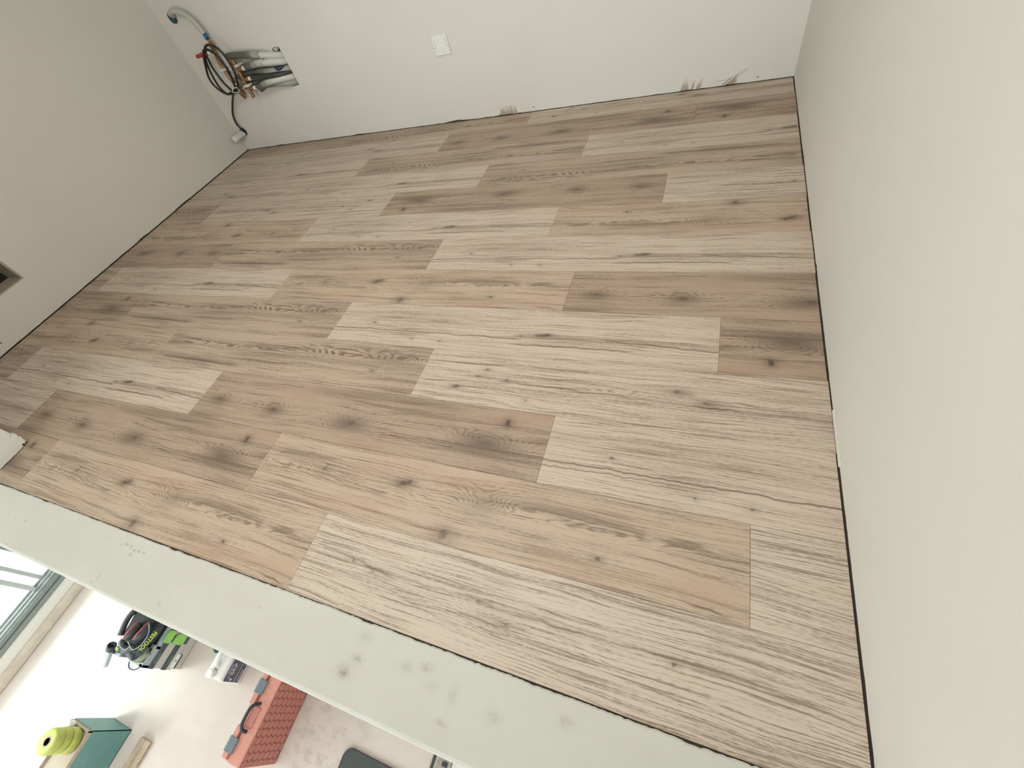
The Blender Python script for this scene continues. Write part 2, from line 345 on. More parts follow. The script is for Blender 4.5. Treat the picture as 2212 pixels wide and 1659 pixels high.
def smooth_path(pts, n=8):
    p = [Vector(q) for q in pts]
    if len(p) < 3: return p
    out = []
    q = [p[0] * 2 - p[1]] + p + [p[-1] * 2 - p[-2]]
    for i in range(1, len(q) - 2):
        for k in range(n):
            s = k / n
            out.append(0.5 * ((2 * q[i]) + (-q[i - 1] + q[i + 1]) * s + (2 * q[i - 1] - 5 * q[i] + 4 * q[i + 1] - q[i + 2]) * s * s + (-q[i - 1] + 3 * q[i] - 3 * q[i + 1] + q[i + 2]) * s ** 3))
    out.append(p[-1]); return out
def tube(bm, pts, r, seg=12, n=8, mi=0, rib=0.0, ribn=0, caps=True):
    path = smooth_path(pts, n); rings = []
    up = None
    for i, c in enumerate(path):
        d = (path[min(i + 1, len(path) - 1)] - path[max(i - 1, 0)])
        if d.length < 1e-9: d = Vector((0, 0, 1))
        d.normalize()
        if up is None:
            up = d.orthogonal().normalized()
        up = (up - d * up.dot(d)).normalized(); s = d.cross(up)
        rr = r(i / (len(path) - 1)) if callable(r) else r
        if rib: rr += rib * (1 if i % 2 else -1)
        rings.append([bm.verts.new(c + (up * math.cos(a) + s * math.sin(a)) * rr) for a in [2 * math.pi * k / seg for k in range(seg)]])
    for a, b in zip(rings, rings[1:]):
        for k in range(seg):
            f = bm.faces.new((a[k], a[(k + 1) % seg], b[(k + 1) % seg], b[k])); f.material_index = mi; f.smooth = True
    if caps:
        bm.faces.new(list(reversed(rings[0]))).material_index = mi; bm.faces.new(rings[-1]).material_index = mi
def lathe(bm, prof, c, axis=(0, 0, 1), seg=24, mi=0):
    ax = Vector(axis).normalized(); u = ax.orthogonal().normalized(); w_ = ax.cross(u); rings = []
    for r, h in prof:
        rings.append([bm.verts.new(Vector(c) + ax * h + (u * math.cos(a) + w_ * math.sin(a)) * max(r, 1e-5)) for a in [2 * math.pi * k / seg for k in range(seg)]])
    for a, b in zip(rings, rings[1:]):
        for k in range(seg):
            f = bm.faces.new((a[k], a[(k + 1) % seg], b[(k + 1) % seg], b[k])); f.material_index = mi; f.smooth = True
    bm.faces.new(list(reversed(rings[0]))).material_index = mi; bm.faces.new(rings[-1]).material_index = mi
def prism(bm, poly, d, mi=0):
    """extrude polygon (3D points) by vector d"""
    a = [bm.verts.new(p) for p in poly]; b = [bm.verts.new(Vector(p) + Vector(d)) for p in poly]; n = len(a)
    fs = [bm.faces.new(a), bm.faces.new(list(reversed(b)))] + [bm.faces.new((a[i], b[i], b[(i + 1) % n], a[(i + 1) % n])) for i in range(n)]
    for f in fs: f.material_index = mi
    bmesh.ops.recalc_face_normals(bm, faces=fs)
    return fs
def NB(): return bmesh.new()
def thing(name, label, cat, loc, group=None):
    o = bpy.data.objects.new(name, None); COL.objects.link(o); o.location = loc; o.empty_display_size = 0.05
    o['label'] = label; o['category'] = cat
    if group: o['group'] = group
    bpy.context.view_layer.update(); return o
def part(name, bm, mat, parent, smooth=False, label=None):
    """bm is in world space; the part keeps the parent's origin"""
    base = Vector((0, 0, 0)); q = parent
    while q is not None: base += q.location; q = q.parent
    bmesh.ops.translate(bm, verts=bm.verts, vec=-base)
    o = link(name, bm, mat, parent, smooth=smooth)
    if label: o['label'] = label
    return o
def tag(o, label, cat, group=None):
    o['label'] = label; o['category'] = cat
    if group: o['group'] = group
    return o
def struct(name, bm, mat, parent=None, **k):
    o = link(name, bm, mat, parent, **k)
    if not parent: o['kind'] = 'structure'
    return o
def text_mesh(txt, size, extrude=0.0006):
    c = bpy.data.curves.new('lettering', 'FONT'); c.body = txt; c.size = size; c.extrude = extrude; c.align_x = 'CENTER'; c.align_y = 'CENTER'; c.resolution_u = 2
    o = bpy.data.objects.new('lettering', c); COL.objects.link(o)
    dg = bpy.context.evaluated_depsgraph_get(); me = bpy.data.meshes.new_from_object(o.evaluated_get(dg))
    bpy.data.objects.remove(o); return me
def text(txt, size, pos, xdir, ydir, mat, parent, name='lettering', bold=0.0):
    me = text_mesh(txt, size); me.materials.clear(); me.materials.append(mat)
    x = Vector(xdir).normalized(); y = (Vector(ydir) - x * Vector(ydir).dot(x)).normalized(); z = x.cross(y)
    bm = NB(); bm.from_mesh(me)
    mt = Matrix(((x[0], y[0], z[0], pos[0]), (x[1], y[1], z[1], pos[1]), (x[2], y[2], z[2], pos[2]), (0, 0, 0, 1)))
    bmesh.ops.transform(bm, matrix=mt, verts=bm.verts)
    bpy.data.meshes.remove(me)
    return part(name, bm, mat, parent)

# ================================================================ SETTING
XL, XR, YB, ZC = -3.67, 0.387, 2.912, 2.45
ZL = -1.59                                   # floor of the lower room
XW = -4.15                                   # glazed wall of the lower room

# ---- plank floor: a dark underlay with every plank a piece
bm = NB(); box(bm, (XL - 0.02, -0.045, -0.20), (XR + 0.02, YB + 0.02, -0.0062))
floor = struct('floor', bm, UNDER)
B0 = -0.0135 * H; RW = 0.2012 * H
def plank_mesh(xa, xb, ya, yb):
    c = 0.0005; z0, z1 = -0.006, 0.0
    vs = [(xa, ya, z0), (xb, ya, z0), (xb, yb, z0), (xa, yb, z0),
          (xa, ya, z1 - c), (xb, ya, z1 - c), (xb, yb, z1 - c), (xa, yb, z1 - c),
          (xa + c, ya + c, z1), (xb - c, ya + c, z1), (xb - c, yb - c, z1), (xa + c, yb - c, z1)]
    fs = [(3, 2, 1, 0), (8, 9, 10, 11)]
    for i in range(4):
        j = (i + 1) % 4; fs.append((i, j, 4 + j, 4 + i)); fs.append((4 + i, 4 + j, 8 + j, 8 + i))
    me = bpy.data.meshes.new('plank'); me.from_pydata(vs, [], fs); me.update(); return me
rows = {
 0: [(2.200 + 1.343, 'B', 0), (2.200, 'C', 0), (.859, 'F', 0)],
 1: [(3.870, 'E', 0), (2.527, 'B', 0), (1.189, 'C', 0), (-.168, 'F', 1)],
 2: [(4.310, 'D', 0), (2.975, 'A', 0), (1.657, 'B', 0), (.312, 'A', 0)],
 3: [(3.460, 'C', 1), (2.120, 'D', 0), (.792, 'E', 0)],
 4: [(3.940, 'B', 0), (2.600, 'D', 0), (1.270, 'A', 0), (-.090, 'B', 1)],
 5: [(4.410, 'D', 1), (3.070, 'A', 0), (1.730, 'C', 0), (.389, 'B', 0)],
 6: [(3.670, 'B', 1), (2.328, 'D', 0), (1.015, 'A', 0)],
 7: [(4.540, 'D', 0), (3.200, 'C', 1), (1.868, 'A', 0), (.543, 'C', 1)],
 8: [(4.150, 'D', 0), (2.810, 'E', 1), (1.475, 'B', 1), (.137, 'F', 1)],
 9: [(3.670, 'E', 0), (2.330, 'A', 0), (1.010, 'D', 1)],
 10: [(4.540, 'D', 0), (3.200, 'A', 0), (1.875, 'D', 1), (.540, 'A', 0)],
 11: [(4.080, 'F', 1), (2.735, 'E', 0), (1.406, 'B', 0), (.064, 'B', 1)],
 12: [(3.610, 'D', 0), (2.270, 'D', 1), (.931, 'E', 0)],
}
GAP = 0.0003
for k, lst in rows.items():
    ylo = B0 + RW * k; yhi = ylo + RW
    if k == 0: ylo = -0.0145
    ytop = B0 + RW * (k + 1)
    ycut = min(yhi, YB - 0.004)
    for i, (a, des, flip) in enumerate(lst):
        x0 = -a * H; x1 = -lst[i + 1][0] * H if i + 1 < len(lst) else XR - 0.002 + (0.0 if k in (3, 6, 8, 11) else -0.002)
        xs = max(x0, XL + 0.006); xe = min(x1, XR - 0.002)
        if xe <= xs: continue
        if not flip:
            me = plank_mesh(xs - x0 + GAP, xe - x0 - GAP, (ylo - ytop) + GAP, (ycut - ytop) - GAP)
            loc = (x0, ytop, 0); rz = 0
        else:
            xr = x0 + PL; yb_ = ytop - W
            me = plank_mesh(-(xe - xr) + GAP, -(xs - xr) - GAP, -(ycut - yb_) + GAP, -(ylo - yb_) - GAP)
            loc = (xr, yb_, 0); rz = math.pi
        o = bpy.data.objects.new('plank', me); COL.objects.link(o); me.materials.append(OAK[des])
        o.location = loc; o.rotation_euler = (0, 0, rz); o.parent = floor

# ---- wall panels with a ragged plaster hem above the planks
def hem(bm, p0, p1, inward, ztop=0.10, th=0.012, step=0.022, amp=0.004, base=0.0018, bumps=()):
    """strip of plaster skin from p0 to p1 (xy), its lower edge jagged; inward = direction into the room"""
    a = Vector((*p0, 0)); b = Vector((*p1, 0)); L = (b - a).length; n = int(L / step); d = (b - a) / L; inw = Vector((*inward, 0))
    top = []; bot = []
    s = 0
    for i in range(n + 1):
        s = L * i / n
        z = base + abs(random.gauss(0, amp * 0.28))
        for (c, wd, hh) in bumps:
            if abs(s - c) < wd: z += hh * (1 - (abs(s - c) / wd) ** 2)
        top.append(a + d * s + Vector((0, 0, ztop))); bot.append(a + d * (s + random.uniform(-1, 1) * step * 0.3 if 0 < i < n else s) + Vector((0, 0, z)))
    out = -inw * th
    F = [bm.verts.new(p) for p in top]; G = [bm.verts.new(p) for p in bot]
    F2 = [bm.verts.new(p + out) for p in top]; G2 = [bm.verts.new(p + out) for p in bot]
    fs = []
    for i in range(n):
        fs.append(bm.faces.new((F[i], F[i + 1], G[i + 1], G[i]))); fs.append(bm.faces.new((G[i], G[i + 1], G2[i + 1], G2[i])))
    bmesh.ops.recalc_face_normals(bm, faces=fs)

# back wall with the pipe opening (x -2.84..-2.775, z .38..612) and round-ish cable hole
bm = NB()
T = 0.16
xs = [XL - T, -2.842, -2.774, XR + T]; zs = [0.10, 0.378, 0.614, ZC]
for i in range(3):
    for j in range(3):
        if i == 1 and j == 1: continue
        box(bm, (xs[i], YB, zs[j]), (xs[i + 1], YB + T, zs[j + 1]))
box(bm, (XL - T, YB + 0.013, -0.02), (XR + T, YB + T, 0.10), 1)
hem(bm, (XL, YB), (XR, YB), (0, -1), bumps=[(2.05, .10, .007), (1.2, .05, .004), (2.42, .05, .006), (3.53, .04, .004), (3.76, .06, .003), (.38, .05, .003)])
wall_back = struct('wall_back', bm, [WALL, DARKGAP])
# black plate painted as the shade behind the opening; slightly ragged rim
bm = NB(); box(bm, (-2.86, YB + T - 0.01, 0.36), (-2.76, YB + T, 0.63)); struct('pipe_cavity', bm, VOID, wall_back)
bm = NB()
ring = []
for i in range(14):
    s = i / 13
    ring.append((-2.842 + 0.068 * s, 0.612 + 0.010 * math.sin(s * 9) + random.uniform(-.003, .003)))
for (x, z), (x2, z2) in zip(ring, ring[1:]):
    prism(bm, [(x, YB - 0.002, z), (x2, YB - 0.002, z2), (x2, YB - 0.002, z2 - 0.009), (x, YB - 0.002, z - 0.009)], (0, 0.02, 0))
struct('broken_plaster_rim', bm, WALL, wall_back)

# left wall with a dark square opening (far lower corner y .995, z .224)
bm = NB()
ys = [-0.02, 0.56, 0.995, YB]; zs = [0.10, 0.224, 0.62, ZC]
for i in range(3):
    for j in range(3):
        if i == 1 and j == 1: continue
        box(bm, (XL - T, ys[i], zs[j]), (XL, ys[i + 1], zs[j + 1]))
box(bm, (XL - T, -0.02, -0.02), (XL - 0.013, YB, 0.10), 1)
hem(bm, (XL, -0.02), (XL, YB), (1, 0), base=0.005, amp=0.003, bumps=[(1.70, .05, .004), (2.1, .1, .004)])
wall_left = struct('wall_left', bm, [WALL, DARKGAP])
bm = NB(); box(bm, (XL - T - 0.01, 0.54, 0.20), (XL - T, 1.01, 0.64)); struct('niche_back', bm, VOID, wall_left)  # black back plate stands in for the niche's unlit depth
bm = NB()
for a, b in [((XL - T, 0.985, 0.224), (XL - 0.004, 0.9948, 0.62)), ((XL - T, 0.5602, 0.224), (XL - 0.004, 0.57, 0.62)), ((XL - T, 0.57, 0.61), (XL - 0.004, 0.985, 0.6198)), ((XL - T, 0.57, 0.2242), (XL - 0.004, 0.985, 0.23))]:
    box(bm, a, b)
struct('niche_lining', bm, REVEAL, wall_left)

# right wall
bm = NB()
box(bm, (XR, -0.2, 0.10), (XR + T, YB, ZC))
box(bm, (XR + 0.013, -0.2, -0.02), (XR + T, YB, 0.10), 1)
hem(bm, (XR, -0.2), (XR, YB), (-1, 0), base=0.002, bumps=[(1.59, .02, .006), (2.3, .06, .004)])
box(bm, (XR - 0.003, 0.632, 0.002), (XR, 0.80, 0.014), 0, 0.001)
wall_right = struct('wall_right', bm, [WALL, DARKGAP])

# short return wall on the left end of the opening; stands on the planks
bm = NB()
SX = -2.695
box(bm, (XL + 0.001, 0.030, 0.05), (SX, 0.172, ZC))
box(bm, (XL + 0.001, 0.040, 0.0015), (SX - 0.012, 0.160, 0.05), 1)
pts_top = []
random.seed(11)
n = 12
for i in range(n):
    y0 = 0.030 + 0.142 * i / n; y1 = 0.030 + 0.142 * (i + 1) / n
    za = 0.002 + (0.010 if i >= n - 2 else 0) + random.uniform(0, .002)
    box(bm, (SX - 0.012, y0, za), (SX, y1, 0.05))
for i in range(30):
    x0 = XL + 0.001 + (SX - XL - 0.013) * i / 30; x1 = x0 + (SX - XL - 0.013) / 30
    za = 0.003 + random.uniform(0, .004)
    box(bm, (x0, 0.160, za), (x1, 0.172, 0.05)); box(bm, (x0, 0.030, za), (x1, 0.042, 0.05))
wall_stub = struct('wall_front', bm, [WALL, DARKGAP])
bm = NB()   # crumbled corner: thin chipped plaster layers
for i, (y, z, w_) in enumerate([(0.174, .03, .007), (.170, .016, .010), (.176, .05, .005), (.168, .075, .006)]):
    prism(bm, [(SX - 0.006, y - .012, z), (SX + w_ * 0.4, y - .010, z + .006), (SX + w_ * 0.3, y + .002, z + .02), (SX - .01, y + .002, z + .026)], (0, 0, -0.014))
struct('chipped_plaster', bm, WALL, wall_stub)

# ceiling
bm = NB(); box(bm, (XW - T, -4.6, ZC), (2.3, YB + T, ZC + 0.12)); struct('ceiling', bm, WALL)

# ---- plastered ledge between the plank floor and the drop to the lower room
bm = NB()
YO = -0.200
sec = [(-0.0172, -0.05), (-0.0172, 0.0015), (-0.0205, 0.004), (YO + 0.010, 0.004), (YO + 0.003, 0.0015), (YO, -0.004), (YO, ZL), (-0.05, ZL), (-0.05, -0.05)]
N = 620; prev = None; xa, xb = XL - T, XR - 0.001
random.seed(5)
for i in range(N + 1):
    x = xa + (xb - xa) * i / N
    r = max(-0.004, min(0.0022, random.gauss(0, 0.0007) + 0.0009 * math.sin(x * 5.1) + 0.0006 * math.sin(x * 37) - (0.0025 if (i // 5 * 7919) % 23 == 0 else 0)))
    ring = []
    for j, (y, z) in enumerate(sec):
        yy = y + (r if j in (0, 1, 2) else 0) + (random.gauss(0, 0.00012) if j in (3, 4, 5) else 0)
        ring.append(bm.verts.new((x, yy, z)))
    if prev:
        for j in range(len(sec)):
            q = (j + 1) % len(sec)
            bm.faces.new((prev[j], prev[q], ring[q], ring[j]))
    prev = ring
bmesh.ops.recalc_face_normals(bm, faces=bm.faces)
ledge = struct('wall_ledge', bm, LEDGE)
# wall below the right-hand wall end, so the lower room closes
bm = NB(); box(bm, (XR, -0.2, ZL), (2.3, -0.05, ZC)); struct('wall_lower_back', bm, WALL)
# lower room
bm = NB(); box(bm, (XW - T, -4.6, ZL - 0.1), (2.3, -0.05, ZL)); struct('floor_lower', bm, SCREED)
bm = NB(); box(bm, (2.3, -4.6, ZL), (2.4, -0.05, ZC)); struct('wall_lower_right', bm, WALL)
bm = NB()    # unseen front wall; its wide unglazed opening is added to let light in
box(bm, (XW - T, -4.7, ZL), (2.4, -4.6, -0.75)); box(bm, (XW - T, -4.7, 2.15), (2.4, -4.6, ZC)); box(bm, (XW - T, -4.7, -0.75), (-3.5, -4.6, 2.15)); box(bm, (1.2, -4.7, -0.75), (2.4, -4.6, 2.15))
struct('wall_lower_front', bm, WALL)
# glazed wall: solid parts around the sliding window
bm = NB()
WY0, WY1, WZ0, WZ1 = -3.4, -0.33, -1.432, 0.75
box(bm, (XW - T, -4.6, ZL), (XW, WY0, ZC)); box(bm, (XW - T, WY0, WZ1), (XW, WY1, ZC)); box(bm, (XW - T, WY1, ZL), (XW, -0.05, ZC)); box(bm, (XW - T, WY0, ZL), (XW, WY1, WZ0))
struct('wall_lower_left', bm, WALL)
bm = NB(); box(bm, (XW, -4.6, ZL + 0.004), (XW + 0.018, WY1 + .1, ZL + 0.072), 0, 0.002); struct('baseboard_left', bm, SKIRT)
# sliding window
bm = NB(); box(bm, (XW - 0.09, WY0, WZ0), (XW + 0.012, WY1, WZ0 + 0.036), 0, 0.002)
box(bm, (XW - 0.09, WY0, WZ0 + 0.040), (XW + 0.004, WY1, WZ0 + 0.070), 0, 0.002)
box(bm, (XW - 0.085, WY0, WZ0 + 0.03), (XW - 0.002, WY1, WZ0 + 0.045))
box(bm, (XW - 0.09, WY0, WZ1 - 0.06), (XW + 0.01, WY1, WZ1)); box(bm, (XW - 0.09, WY0, WZ0), (XW + 0.01, WY0 + 0.05, WZ1)); box(bm, (XW - 0.09, WY1 - 0.05, WZ0), (XW + 0.01, WY1, WZ1))
window = struct('window_1', bm, ALU)
bm = NB()
for zz, xo in ((0.072, -0.012), (0.086, -0.03), (0.10, -0.05)):
    box(bm, (XW + xo - 0.012, WY0 + 0.05, WZ0 + zz - 0.012), (XW + xo, WY1 - 0.05, WZ0 + zz + 0.012), 0, 0.002)
struct('sliding_track', bm, ALULT, window)
for (y0, y1, xo) in ((-0.505, -0.480, -0.055), (-0.582, -0.553, -0.03), (-2.0, -1.95, -0.03)):
    bm = NB(); box(bm, (XW + xo - 0.03, y0, WZ0 + 0.09), (XW + xo, y1, WZ1 - 0.05), 0, 0.003); struct('mullion', bm, ALULT, window)
for (y0, y1, xo) in ((-0.553, WY1 - 0.05, -0.07), (-1.96, -0.575, -0.045), (WY0 + 0.05, -1.99, -0.045)):
    bm = NB(); box(bm, (XW + xo - 0.006, y0, WZ0 + 0.07), (XW + xo, y1, WZ1 - 0.05)); struct('window_pane', bm, GLASS, window)

# ---- outside
bm = NB(); box(bm, (-40, -30, -1.80), (XW - T, 30, -1.70)); g = struct('ground_outside', bm, GRAVEL)
bm = NB()
random.seed(3)
for i in range(260):
    c = Vector((-9.5 + random.uniform(-.5, .5), random.uniform(-6, 9), -1.7 + random.uniform(0.1, 1.6))); r = random.uniform(.15, .35)
    bmesh.ops.create_icosphere(bm, subdivisions=1, radius=r, matrix=Matrix.Translation(c) @ Matrix.Rotation(random.random() * 3, 4, 'X') @ Matrix.Diagonal((1, 1, .7, 1)))
tag(link('hedge', bm, HEDGE), 'green hedge outside beyond the sliding window', 'hedge')

# ---- torn plaster and paper at the foot of the back wall
def flat_on_back(poly, th, mat, name, off=0.0):
    bm = NB(); prism(bm, [(x, YB - off, z) for x, z in poly], (0, -th, 0)); return struct(name, bm, mat, wall_back)
def jag(p0, p1, n, a): return [(p0[0] + (p1[0] - p0[0]) * i / n + random.uniform(-a, a), p0[1] + (p1[1] - p0[1]) * i / n + random.uniform(-a, a)) for i in range(n)]
flat_on_back([(-1.290, .004)] + jag((-1.290, .006), (-1.285, .045), 4, .003) + jag((-1.285, .046), (-1.19, .062), 7, .004) + [(-1.178, .055), (-1.172, .006)], 0.0015, PAPER, 'torn_paper_patch', -0.0005)
flat_on_back(jag((-1.40, .010), (-1.385, .035), 3, .003) + jag((-1.385, .040), (-1.28, .062), 6, .005) + [(-1.285, .05), (-1.276, .038), (-1.294, .012), (-1.34, .003)], 0.006, WALL, 'plaster_flap')
bm = NB(); tube(bm, [(-1.300, YB - .009, .010), (-1.283, YB - .014, .024), (-1.286, YB - .008, .044)], 0.0035, 6, 5); struct('curled_paper', bm, WALL, wall_back)
flat_on_back([(-.172, .004), (-.165, .03), (-.150, .062), (-.140, .066), (-.132, .04), (-.128, .006)], 0.0015, PAPER, 'torn_paper_patch')
flat_on_back([(-.118, .006), (-.110, .035), (-.098, .05), (-.101, .02), (-.104, .006)], 0.0015, PAPER, 'torn_paper_patch')
flat_on_back([(-.090, .005), (-.080, .032), (-.062, .052), (-.055, .050), (-.062, .02), (-.066, .006)], 0.0015, PAPER, 'torn_paper_patch')
flat_on_back([(-.01, .052), (.03, .060), (.10, .068), (.16, .074), (.12, .050), (.06, .034), (.02, .032)], 0.007, WALL, 'plaster_flap')
flat_on_back([(.04, .008), (.07, .03), (.115, .052), (.118, .012), (.09, .004)], 0.002, PAPER, 'torn_paper_patch')
bm = NB(); tube(bm, [(.05, YB - .006, .006), (.085, YB - .013, .030), (.115, YB - .007, .060)], 0.003, 6, 5); struct('curled_paper', bm, WALL, wall_back)
flat_on_back(jag((-3.20, .010), (-3.16, .028), 3, .002) + jag((-3.10, .040), (-2.93, .038), 6, .003) + [(-2.93, .012), (-3.05, .006)], 0.0025, WALL, 'plaster_flap')
flat_on_back([(-3.655, .004), (-3.64, .018), (-3.60, .014), (-3.58, .005)], 0.008, WALL, 'plaster_flap')

for x, z in ((-1.055, .026), (.215, .022), (-3.44, .045)):
    bm = NB(); lathe(bm, [(.0035, 0), (.003, .001)], (x, YB, z), (0, -1, 0), 8); struct('nail_hole', bm, VOID, wall_back)
bm = NB(); lathe(bm, [(.004, 0), (.003, .001)], (XL, .63, .055), (1, 0, 0), 8); struct('nail_hole', bm, VOID, wall_left)

# ================================================================ THINGS ON THE BACK WALL
# blank switch plate
t = thing('blank_wall_plate', 'square white blank socket cover on the far wall', 'cover plate', (-1.565, YB, 0.436))
bm = NB(); box(bm, (-1.616, YB - 0.010, 0.386), (-1.514, YB, 0.487), 0, 0.004, 3); part('cover', bm, WHITEP, t)
for s in (-1, 1):
    bm = NB()
    c = (-1.565 + s * 0.036)
    tube(bm, [(c, YB - .0105, .470), (c, YB - .0105, .435), (c + s * .003, YB - .0105, .428), (c + s * .010, YB - .0105, .427)], 0.0009, 6, 4); part('clip_outline', bm, ALULT, t)

# pipe manifold
t = thing('pipe_manifold', 'copper pipe manifold with grey insulated pipes entering a hole in the far wall', 'plumbing', (-3.25, YB, 0.5))
def ptube(name, pts, r, mat, seg=14, n=8, label=None, parent=None, **k):
    bm = NB(); tube(bm, pts, r, seg, n, **k); return part(name, bm, mat, parent or t, label=label)
YF, YR = 2.84, 2.88
ptube('manifold_bar', [(-3.163, YF, .583), (-3.170, YF, .49), (-3.178, YF, .385)], .0125, COPPER)
ptube('manifold_bar', [(-3.300, YR, .715), (-3.334, YR, .60), (-3.325, YR, .49), (-3.312, YR, .41)], .0125, COPPER)
bm = NB(); lathe(bm, [(.010, 0), (.019, .002), (.019, .030), (.014, .036), (.013, .045)], (-3.164, YF, .572), (.05, 0, 1), 8); part('end_cap', bm, BRASS, t)
bm = NB(); lathe(bm, [(.014, 0), (.015, .012), (.012, .016)], (-3.178, YF, .378), (0, 0, 1), 16); part('end_cap', bm, COPPER, t)
bm = NB(); lathe(bm, [(.009, -.048), (.012, -.046), (.012, -.034), (.018, -.030), (.020, 0), (.016, .01), (.013, .02)], (-3.315, YR, .418), (-.05, -.1, 1), 16); part('drain_valve', bm, BRASS, t)
for c, a in (((-3.162, YF, .579), 0), ((-3.164, YF, .456), 0), ((-3.334, YR, .566), 0), ((-3.318, YR, .470), 0)):
    bm = NB(); box(bm, (c[0] - .030, c[1] - .017, c[2] - .007), (c[0] + .030, YB, c[2] + .007), 0, .003); part('clamp', bm, CLAMP, t)
for (x, z, y, zz) in ((-3.165, .553, YF, .556), (-3.168, .491, YF, .492), (-3.172, .434, YF, .433), (-3.330, .557, YR, .558), (-3.322, .494, YR, .495), (-3.312, .434, YR, .433)):
    bm = NB(); lathe(bm, [(.0095, 0), (.0095, .022), (.014, .024), (.014, .032), (.011, .034), (.011, .040), (.014, .042), (.014, .052), (.010, .054)], (x, y, z), (1, 0, (zz - z) / .09), 14)
    br = part('branch', bm, BRASS, t)
    bm = NB(); lathe(bm, [(.0125, .050), (.014, .052), (.014, .072), (.012, .074)], (x, y, z), (1, 0, (zz - z) / .09), 6)
    part('white_nut', bm, CLAMP, br)
hx = -2.80
r = 0.021
ptube('insulated_pipe', [(-3.236, YR, .628), (-3.19, YR - .002, .628), (-3.09, YR - .012, .622), (-2.98, YR - .012, .608), (-2.87, YR + .005, .584), (hx, YB + .02, .562), (hx + .02, YB + .10, .555)], r, FOAMW, label='pale grey insulated pipe, uppermost of the bundle')
ptube('insulated_pipe', [(-3.085, YF + .01, .556), (-3.04, YF, .561), (-2.95, YF + .005, .562), (-2.87, YF + .03, .549), (hx, YB + .01, .528), (hx + .02, YB + .10, .525)], r, FOAMW)
ptube('insulated_pipe', [(-3.24, YR + .005, .500), (-3.17, YR - .005, .513), (-3.05, YR - .01, .519), (-2.92, YR - .005, .500), (hx, YB + .02, .482), (hx + .02, YB + .10, .48)], r, FOAMG)
ptube('insulated_pipe', [(-3.085, YF + .01, .491), (-3.03, YF, .487), (-2.93, YF + .01, .478), (-2.86, YF + .035, .470), (hx, YB + .02, .457), (hx + .02, YB + .10, .455)], .019, FOAMD, label='black insulated pipe in the middle of the bundle')
ptube('insulated_pipe', [(-3.24, YR + .005, .438), (-3.18, YR, .450), (-3.08, YR - .005, .458), (-2.95, YR - .002, .455), (hx, YB + .02, .435), (hx + .02, YB + .10, .43)], r, FOAMG)
ptube('insulated_pipe', [(-3.085, YF + .01, .431), (-3.03, YF, .440), (-2.95, YF + .005, .449), (-2.87, YF + .03, .447), (hx, YB + .01, .433), (hx + .02, YB + .10, .42)], r, FOAMW)
ptube('insulated_pipe', [(-3.12, YR + .01, .405), (-3.04, YR, .425), (-2.92, YR, .420), (-2.85, YR + .01, .409), (hx, YB + .02, .398), (hx + .02, YB + .10, .395)], .019, FOAMG)
ptube('insulated_pipe', [(-2.90, YR + .012, .500), (-2.84, YB - .02, .502), (-2.80, YB + .06, .500)], .015, simple('navy_pipe_foam', (.02, .03, .07), .5), label='thin navy pipe behind the bundle')
for x, z in ((-2.93, .603), (-2.90, .560)):
    bm = NB(); lathe(bm, [(r + .001, -.002), (r + .001, .002)], (x, YR - .012 if z > .6 else YF + .02, z - .002 if z > .6 else z), (1, 0, -.12), 14); part('foam_joint', bm, FOAMG, t)
# feed pipe out of a hole near the corner
ptube('feed_pipe', [(-3.52, YB + .06, .90), (-3.50, YB - .01, .905), (-3.475, 2.872, .918), (-3.435, 2.868, .924), (-3.40, 2.868, .918), (-3.354, 2.87, .896), (-3.318, 2.87, .855), (-3.302, 2.87, .815), (-3.292, 2.87, .777)], .0165, FOAMF, label='pale insulated feed pipe curving out of a hole beside the corner')
ptube('blue_tape_wrap', [(-3.293, 2.871, .780), (-3.296, 2.872, .745)], .0145, TAPE, n=1)
ptube('copper_tail', [(-3.296, 2.872, .748), (-3.300, YR, .715)], .0095, COPPER, n=1)
bm = NB(); lathe(bm, [(.015, -.02), (.020, -.016), (.020, .006), (.013, .012)], (-3.298, 2.876, .712), (0, 0, 1), 6); part('brass_union', bm, BRASS, t)
bm = NB(); lathe(bm, [(.034, -.002), (.032, -.007), (.020, -.005)], (-3.528, YB, .893), (0, 1, 0), 22); part('pipe_collar', bm, simple('teal_sleeve', (.02, .07, .09), .5), t)
# red lever
bm = NB(); tube(bm, [(-3.330, 2.824, .684), (-3.38, 2.816, .683), (-3.425, 2.812, .681)], lambda s: .014 - .002 * s, 10, 4)
lv = part('valve_handle', bm, REDP, t, label='red valve handle')
bm = NB(); lathe(bm, [(.013, 0), (.013, .016), (.010, .018)], (-3.318, 2.826, .684), (1, 0, 0), 6); part('handle_collar', bm, WHITEP, lv)
ptube('valve_stem', [(-3.305, 2.83, .684), (-3.315, 2.86, .68), (-3.322, 2.88, .66)], .009, BRASS, n=3)

